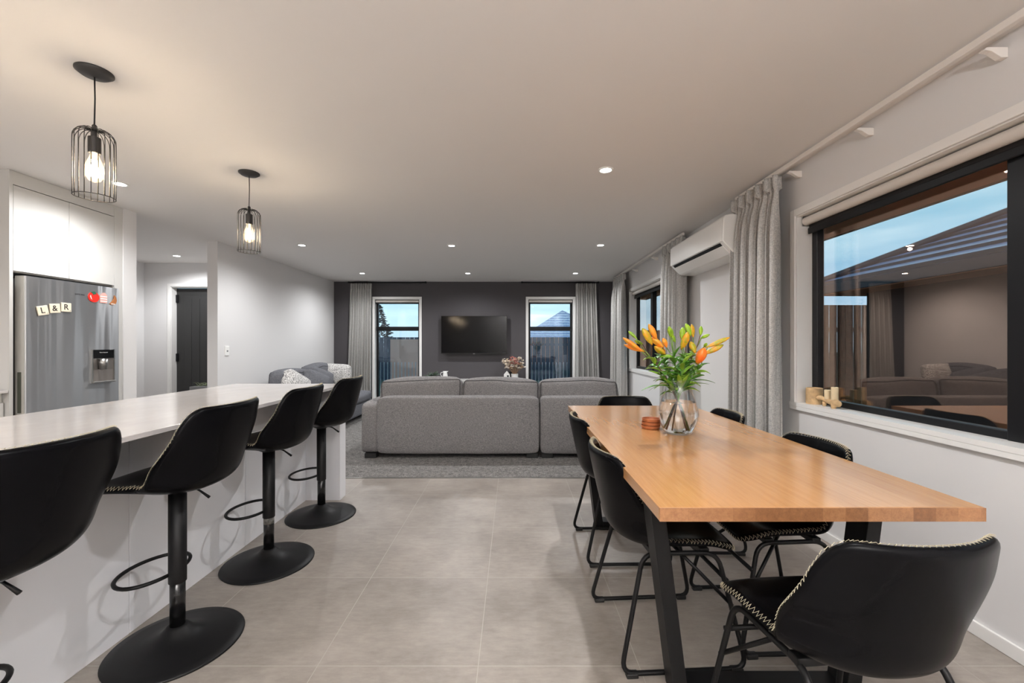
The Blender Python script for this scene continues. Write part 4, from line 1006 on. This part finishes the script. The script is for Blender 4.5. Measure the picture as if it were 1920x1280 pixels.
# ================================================================== THINGS ON THE SILL
SZ = W1[2]+0.0045
cu = thing('wooden_cup', 'round pale driftwood cup at the left end of the window sill', 'cup', (1.972, 2.775, SZ))
MB().lathe([(0.046, 0), (0.048, 0.01), (0.047, 0.102), (0.042, 0.105), (0.040, 0.10), (0.040, 0.015), (0.001, 0.015), (0.001, 0)], n=28, closed=True).build('body', M['driftwood'], cu, smooth=False, auto=0.7)
dw = thing('driftwood_candle_holder', 'forked driftwood branch lying on the window sill', 'candle holder', (1.955, 2.60, SZ))
MB().tube(catmull([(0.0, 0.125, 0.045), (-0.004, 0.08, 0.05), (0.002, 0.03, 0.036), (-0.004, -0.03, 0.034), (-0.008, -0.07, 0.03)], 5), [0.010, 0.012, 0.013, 0.014, 0.014, 0.014, 0.013, 0.013, 0.013, 0.014, 0.016, 0.017, 0.018, 0.019, 0.020, 0.021, 0.022, 0.021, 0.020, 0.018, 0.014], 12).build('branch', M['driftwood'], dw, smooth=True)
MB().lathe([(0.013, 0), (0.015, 0.02), (0.014, 0.034)], cx=-0.012, cy=-0.03, n=14).build('foot', M['driftwood'], dw, smooth=True)
MB().lathe([(0.010, 0), (0.012, 0.03)], cx=0.006, cy=0.07, n=12).build('foot', M['driftwood'], dw, smooth=True)
for (yy, z0, hh, lab) in ((2.636, 0.048, 0.058, 'short cream pillar candle on the driftwood'), (2.580, 0.046, 0.082, 'taller cream pillar candle on the driftwood')):
    c = thing('pillar_candle', lab, 'candle', (1.957, yy, SZ+z0), 0, 'pillar candles on the driftwood')
    MB().lathe([(0.0185, 0), (0.019, 0.003), (0.019, hh-0.002), (0.017, hh), (0.006, hh-0.003)], n=24).build('wax', M['candle'], c, auto=0.6)
    MB().tube([(0, 0, hh-0.004), (0.001, 0, hh+0.008)], 0.0009, 5).build('wick', M['plastic'], c)

# ================================================================== OUTSIDE
M['brick'] = None
m, nt, p = newmat('pink_brick'); tc = nt.new('ShaderNodeTexCoord'); sp = nt.new('ShaderNodeSeparateXYZ'); nt.link(tc.outputs['Object'], sp.inputs[0])
cb = nt.new('ShaderNodeCombineXYZ'); nt.link(nt.math('ADD', sp.outputs['X'], sp.outputs['Y']), cb.inputs[0]); nt.link(sp.outputs['Z'], cb.inputs[1])
br = nt.new('ShaderNodeTexBrick'); br.inputs['Scale'].default_value = 1.0; br.inputs['Brick Width'].default_value = 0.24; br.inputs['Row Height'].default_value = 0.086; br.inputs['Mortar Size'].default_value = 0.005
br.inputs['Color1'].default_value = (*srgb(206, 140, 112), 1); br.inputs['Color2'].default_value = (*srgb(192, 124, 98), 1); br.inputs['Mortar'].default_value = (*srgb(200, 142, 116), 1)
nt.link(cb.outputs[0], br.inputs['Vector']); nt.link(br.outputs['Color'], p.inputs['Base Color']); p.inputs['Roughness'].default_value = 0.9; M['brick'] = m
M['rooftile'] = mat('slate_roof_tile', srgb(142, 148, 182), 0.24, var=0.25, vscale=9)
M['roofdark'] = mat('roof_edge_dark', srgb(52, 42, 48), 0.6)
M['soffit'] = mat('terracotta_soffit', srgb(238, 150, 112), 0.7)
M['fence'] = mat('brown_fence_board', srgb(116, 72, 54), 0.85, var=0.25, vscale=5)
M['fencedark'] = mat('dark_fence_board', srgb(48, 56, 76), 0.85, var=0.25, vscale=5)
M['grass'] = mat('dusk_lawn', srgb(58, 70, 56), 1.0, var=0.3, vscale=3)
tag(MB().box(-60, 60, -20, 70, -0.4, -0.16).build('lawn', M['grass']), 'dim garden ground outside the windows', 'lawn', kind='structure')
# eave of this house over the big window
ev = struct(MB().box(XR+0.15, 2.80, YB-0.5, YF+0.8, 2.135, 2.165).build('trim_2', M['soffit']), 'terracotta eave lining over the side windows')
struct(MB().box(2.78, 2.81, YB-0.5, YF+0.8, 2.13, 2.32).build('trim_3', M['black']), 'dark fascia of the eave outside')
struct(MB().box(-6, 2.8, YB-0.5, YF+0.8, 2.53, 2.60).build('roof_cover', M['roofdark']), 'roof over the room')
struct(MB().box(-6, 2.8, YF+0.15, YF+0.8, 2.30, 2.33).build('trim_4', M['soffit']), 'eave lining over the far windows')
# neighbouring house: hip roof
nh = thing('neighbouring_house', 'dark clad house with stepped slate tile hip roof outside the big window', 'house', (7.0, 3.0, 0)); HX, HY = 7.0, 3.0
E0, YC, ZE, PM = 6.0, 8.4, 2.35, 0.495
R(MB().box(6.55, 12, -6, 7.85, -0.2, 2.2), HX, HY).build('wall', mat('dark_brown_cladding', srgb(66, 46, 40), 0.8), nh)
R(MB().box(6.0, 6.56, -6, 8.4, 2.15, 2.18).box(6.0, 12, 7.8, 8.4, 2.15, 2.18), HX, HY).build('soffit', M['soffit'], nh)
R(MB().box(5.97, 6.0, -6, 8.43, 2.16, 2.33).box(5.97, 12, 8.40, 8.43, 2.16, 2.33), HX, HY).build('gutter', M['roofdark'], nh, bevel=0.01)
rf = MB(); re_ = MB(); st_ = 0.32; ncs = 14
for k in range(ncs):
    t0, t1 = k*st_, (k+1)*st_+0.03
    z0, z1_ = ZE+PM*t0+0.05, ZE+PM*(t1)+0.0
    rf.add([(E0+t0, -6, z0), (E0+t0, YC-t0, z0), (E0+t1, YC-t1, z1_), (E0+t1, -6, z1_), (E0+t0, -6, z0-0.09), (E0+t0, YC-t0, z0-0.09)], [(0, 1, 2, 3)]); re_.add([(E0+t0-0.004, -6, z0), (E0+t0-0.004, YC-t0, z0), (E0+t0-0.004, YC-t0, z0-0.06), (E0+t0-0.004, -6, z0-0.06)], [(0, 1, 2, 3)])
    rf.add([(E0+t0, YC-t0, z0), (15-t0, YC-t0, z0), (15-t1, YC-t1, z1_), (E0+t1, YC-t1, z1_), (E0+t0, YC-t0, z0-0.05), (15-t0, YC-t0, z0-0.05)], [(0, 1, 2, 3), (0, 4, 5, 1)])
R(rf, HX, HY).build('roof', M['rooftile'], nh); R(re_, HX, HY).build('shaded_tile_edges', M['roofdark'], nh)  # dark edge strips paint the shade between the tile courses
R(MB().tube([(E0, YC, ZE+0.05), (E0+4.5, YC-4.5, ZE+PM*4.5+0.06)], 0.07, 8), HX, HY).build('hip_ridge', M['roofdark'], nh)
# fences
def fence(name, lab, x0, x1, y, h, mt, gap=0.012, wb=0.14, rails=(0.4, 1.3)):
    t = thing(name, lab, 'fence', ((x0+x1)/2, y, -0.16)); mb = MB(); c = (x0+x1)/2; x = x0
    while x < x1: mb.box(x-c, x-c+wb, -0.01, 0.01, 0.0, h+0.16); x += wb+gap
    mb.build('paling_panel', mt, t)
    for r_ in rails: MB().box(x0-c, x1-c, 0.01, 0.05, r_, r_+0.09).build('rail', mt, t)
    k = x0
    while k <= x1: MB().box(k-c-0.05, k-c+0.05, 0.012, 0.10, 0, h+0.16).build('post', mt, t); k += 2.4
    return t
fence('timber_fence', 'brown paling fence outside beyond the big window', 4.6, 8.2, 8.9, 2.02, M['fence'], 0.02, 0.15, (0.3, 1.62))
fence('timber_fence', 'low dark fence seen through the two far windows', -9, 5.2, 16.0, 1.46, M['fencedark'], 0.015, 0.15)
fence('garden_fence', 'brown fence seen through the smaller side window', 2.3, 4.55, 11.0, 1.56, M['fence'], 0.02, 0.12, (0.3, 1.1))
bl = thing('gap_light_bars', 'low row of pale upright bars painting light through fence gaps outside the far windows', 'gap_light_bars', (-0.7, 9.4, -0.16))  # pale bars painted as light showing through the gaps of a fence
mb = MB()
for k in range(62): mb.box(-2.4+k*0.078, -2.388+k*0.078, -0.006, 0.006, 0, 0.96)
mb.build('bars', mat('pale_bar', srgb(228, 232, 240), 0.5), bl)
MB().box(-2.4, 2.42, -0.01, 0.01, 0.05, 0.08).build('bottom_rail', M['black'], bl)
tag(MB().box(-3.3, -2.1, 11.4, 11.65, -0.2, 1.33).build('garden_wall', mat('reflection_pink_wall', srgb(240, 186, 168), 0.8)), 'garden wall coloured pink as the reflection in the left far window', 'wall')  # pale pink puts the window's faint reflection into the wall colour
# far house behind
fh = thing('far_house', 'distant house with blue grey hip roof behind the right far window', 'house', (3.6, 30, 0))
MB().box(-2.4, 4, -1.5, 4, -0.2, 1.7).build('wall', M['brick'], fh)
rf = MB(); ap = (0.05, 1.0, 3.65)
for k in range(11):
    a0, a1 = k/11, (k+1)/11
    def q(t, s): return (-3.2*s*(1-t) if s > 0 else 4.0*(1-t), -2.2+3.2*t, 1.6+2.05*t)
    for (s_a, s_b) in (((-3.2), (3.6)),):
        rf.add([(s_a*(1-a0), -2.2+3.2*a0, 1.64+2.05*a0), (s_b*(1-a0), -2.2+3.2*a0, 1.64+2.05*a0), (s_b*(1-a1), -2.2+3.2*a1, 1.58+2.05*a1+0.04), (s_a*(1-a1), -2.2+3.2*a1, 1.58+2.05*a1+0.04)], [(0, 1, 2, 3)])
rf.add([(-3.2, -2.2, 1.6), (0.0, 1.0, 3.65), (-3.2, 4.2, 1.6)], [(0, 1, 2)]); rf.add([(3.6, -2.2, 1.6), (0.0, 1.0, 3.65), (3.6, 4.2, 1.6)], [(0, 1, 2)])
rf.build('roof', M['rooftile'], fh)
f2 = thing('far_house', 'distant long low roofed house left of the hip roof', 'house', (-1.5, 36, 0))
MB().box(-1.6, 2.5, 0, 4, -0.2, 2.0).build('wall', M['brick'], f2)
MB().prism([(-0.5, 1.95), (2.0, 3.15), (4.5, 1.95)], -2.0, 3.0, 'x').build('roof', M['rooftile'], f2)
# conifer
M['conifer'] = mat('dusk_conifer', srgb(38, 44, 44), 0.9, var=0.3, vscale=10)
def tree(lab, loc, h, r, seed, n=1500):
    t = thing('tree', lab, 'tree', loc); rn = random.Random(seed)
    MB().lathe([(0.14, 0), (0.03, h*0.9)], n=10).build('trunk', M['roofdark'], t)
    mb = MB()
    for k in range(n):
        f_ = rn.random()**1.3; zz = h*(0.12+0.86*f_); rr = r*(1-f_)*rn.uniform(0.5, 1.0)+0.04; a = rn.uniform(0, 2*PI)
        c = Vector((rr*math.cos(a), rr*math.sin(a), zz)); l_ = leaf_mb(c*0.98, (math.cos(a), math.sin(a), rn.uniform(-0.1, 0.7)), rn.uniform(0.12, 0.26), 0.06, 0.3, rn.uniform(-1, 1)); mb.add(l_.v, l_.f)
    mb.build('foliage', M['conifer'], t)
tree('dark conifer behind the left far window', (-8.3, 26, -0.2), 3.9, 1.5, 1)
tree('bushy dark tree farther behind the left far window', (-5.2, 22, -0.2), 1.5, 1.2, 2, 700)
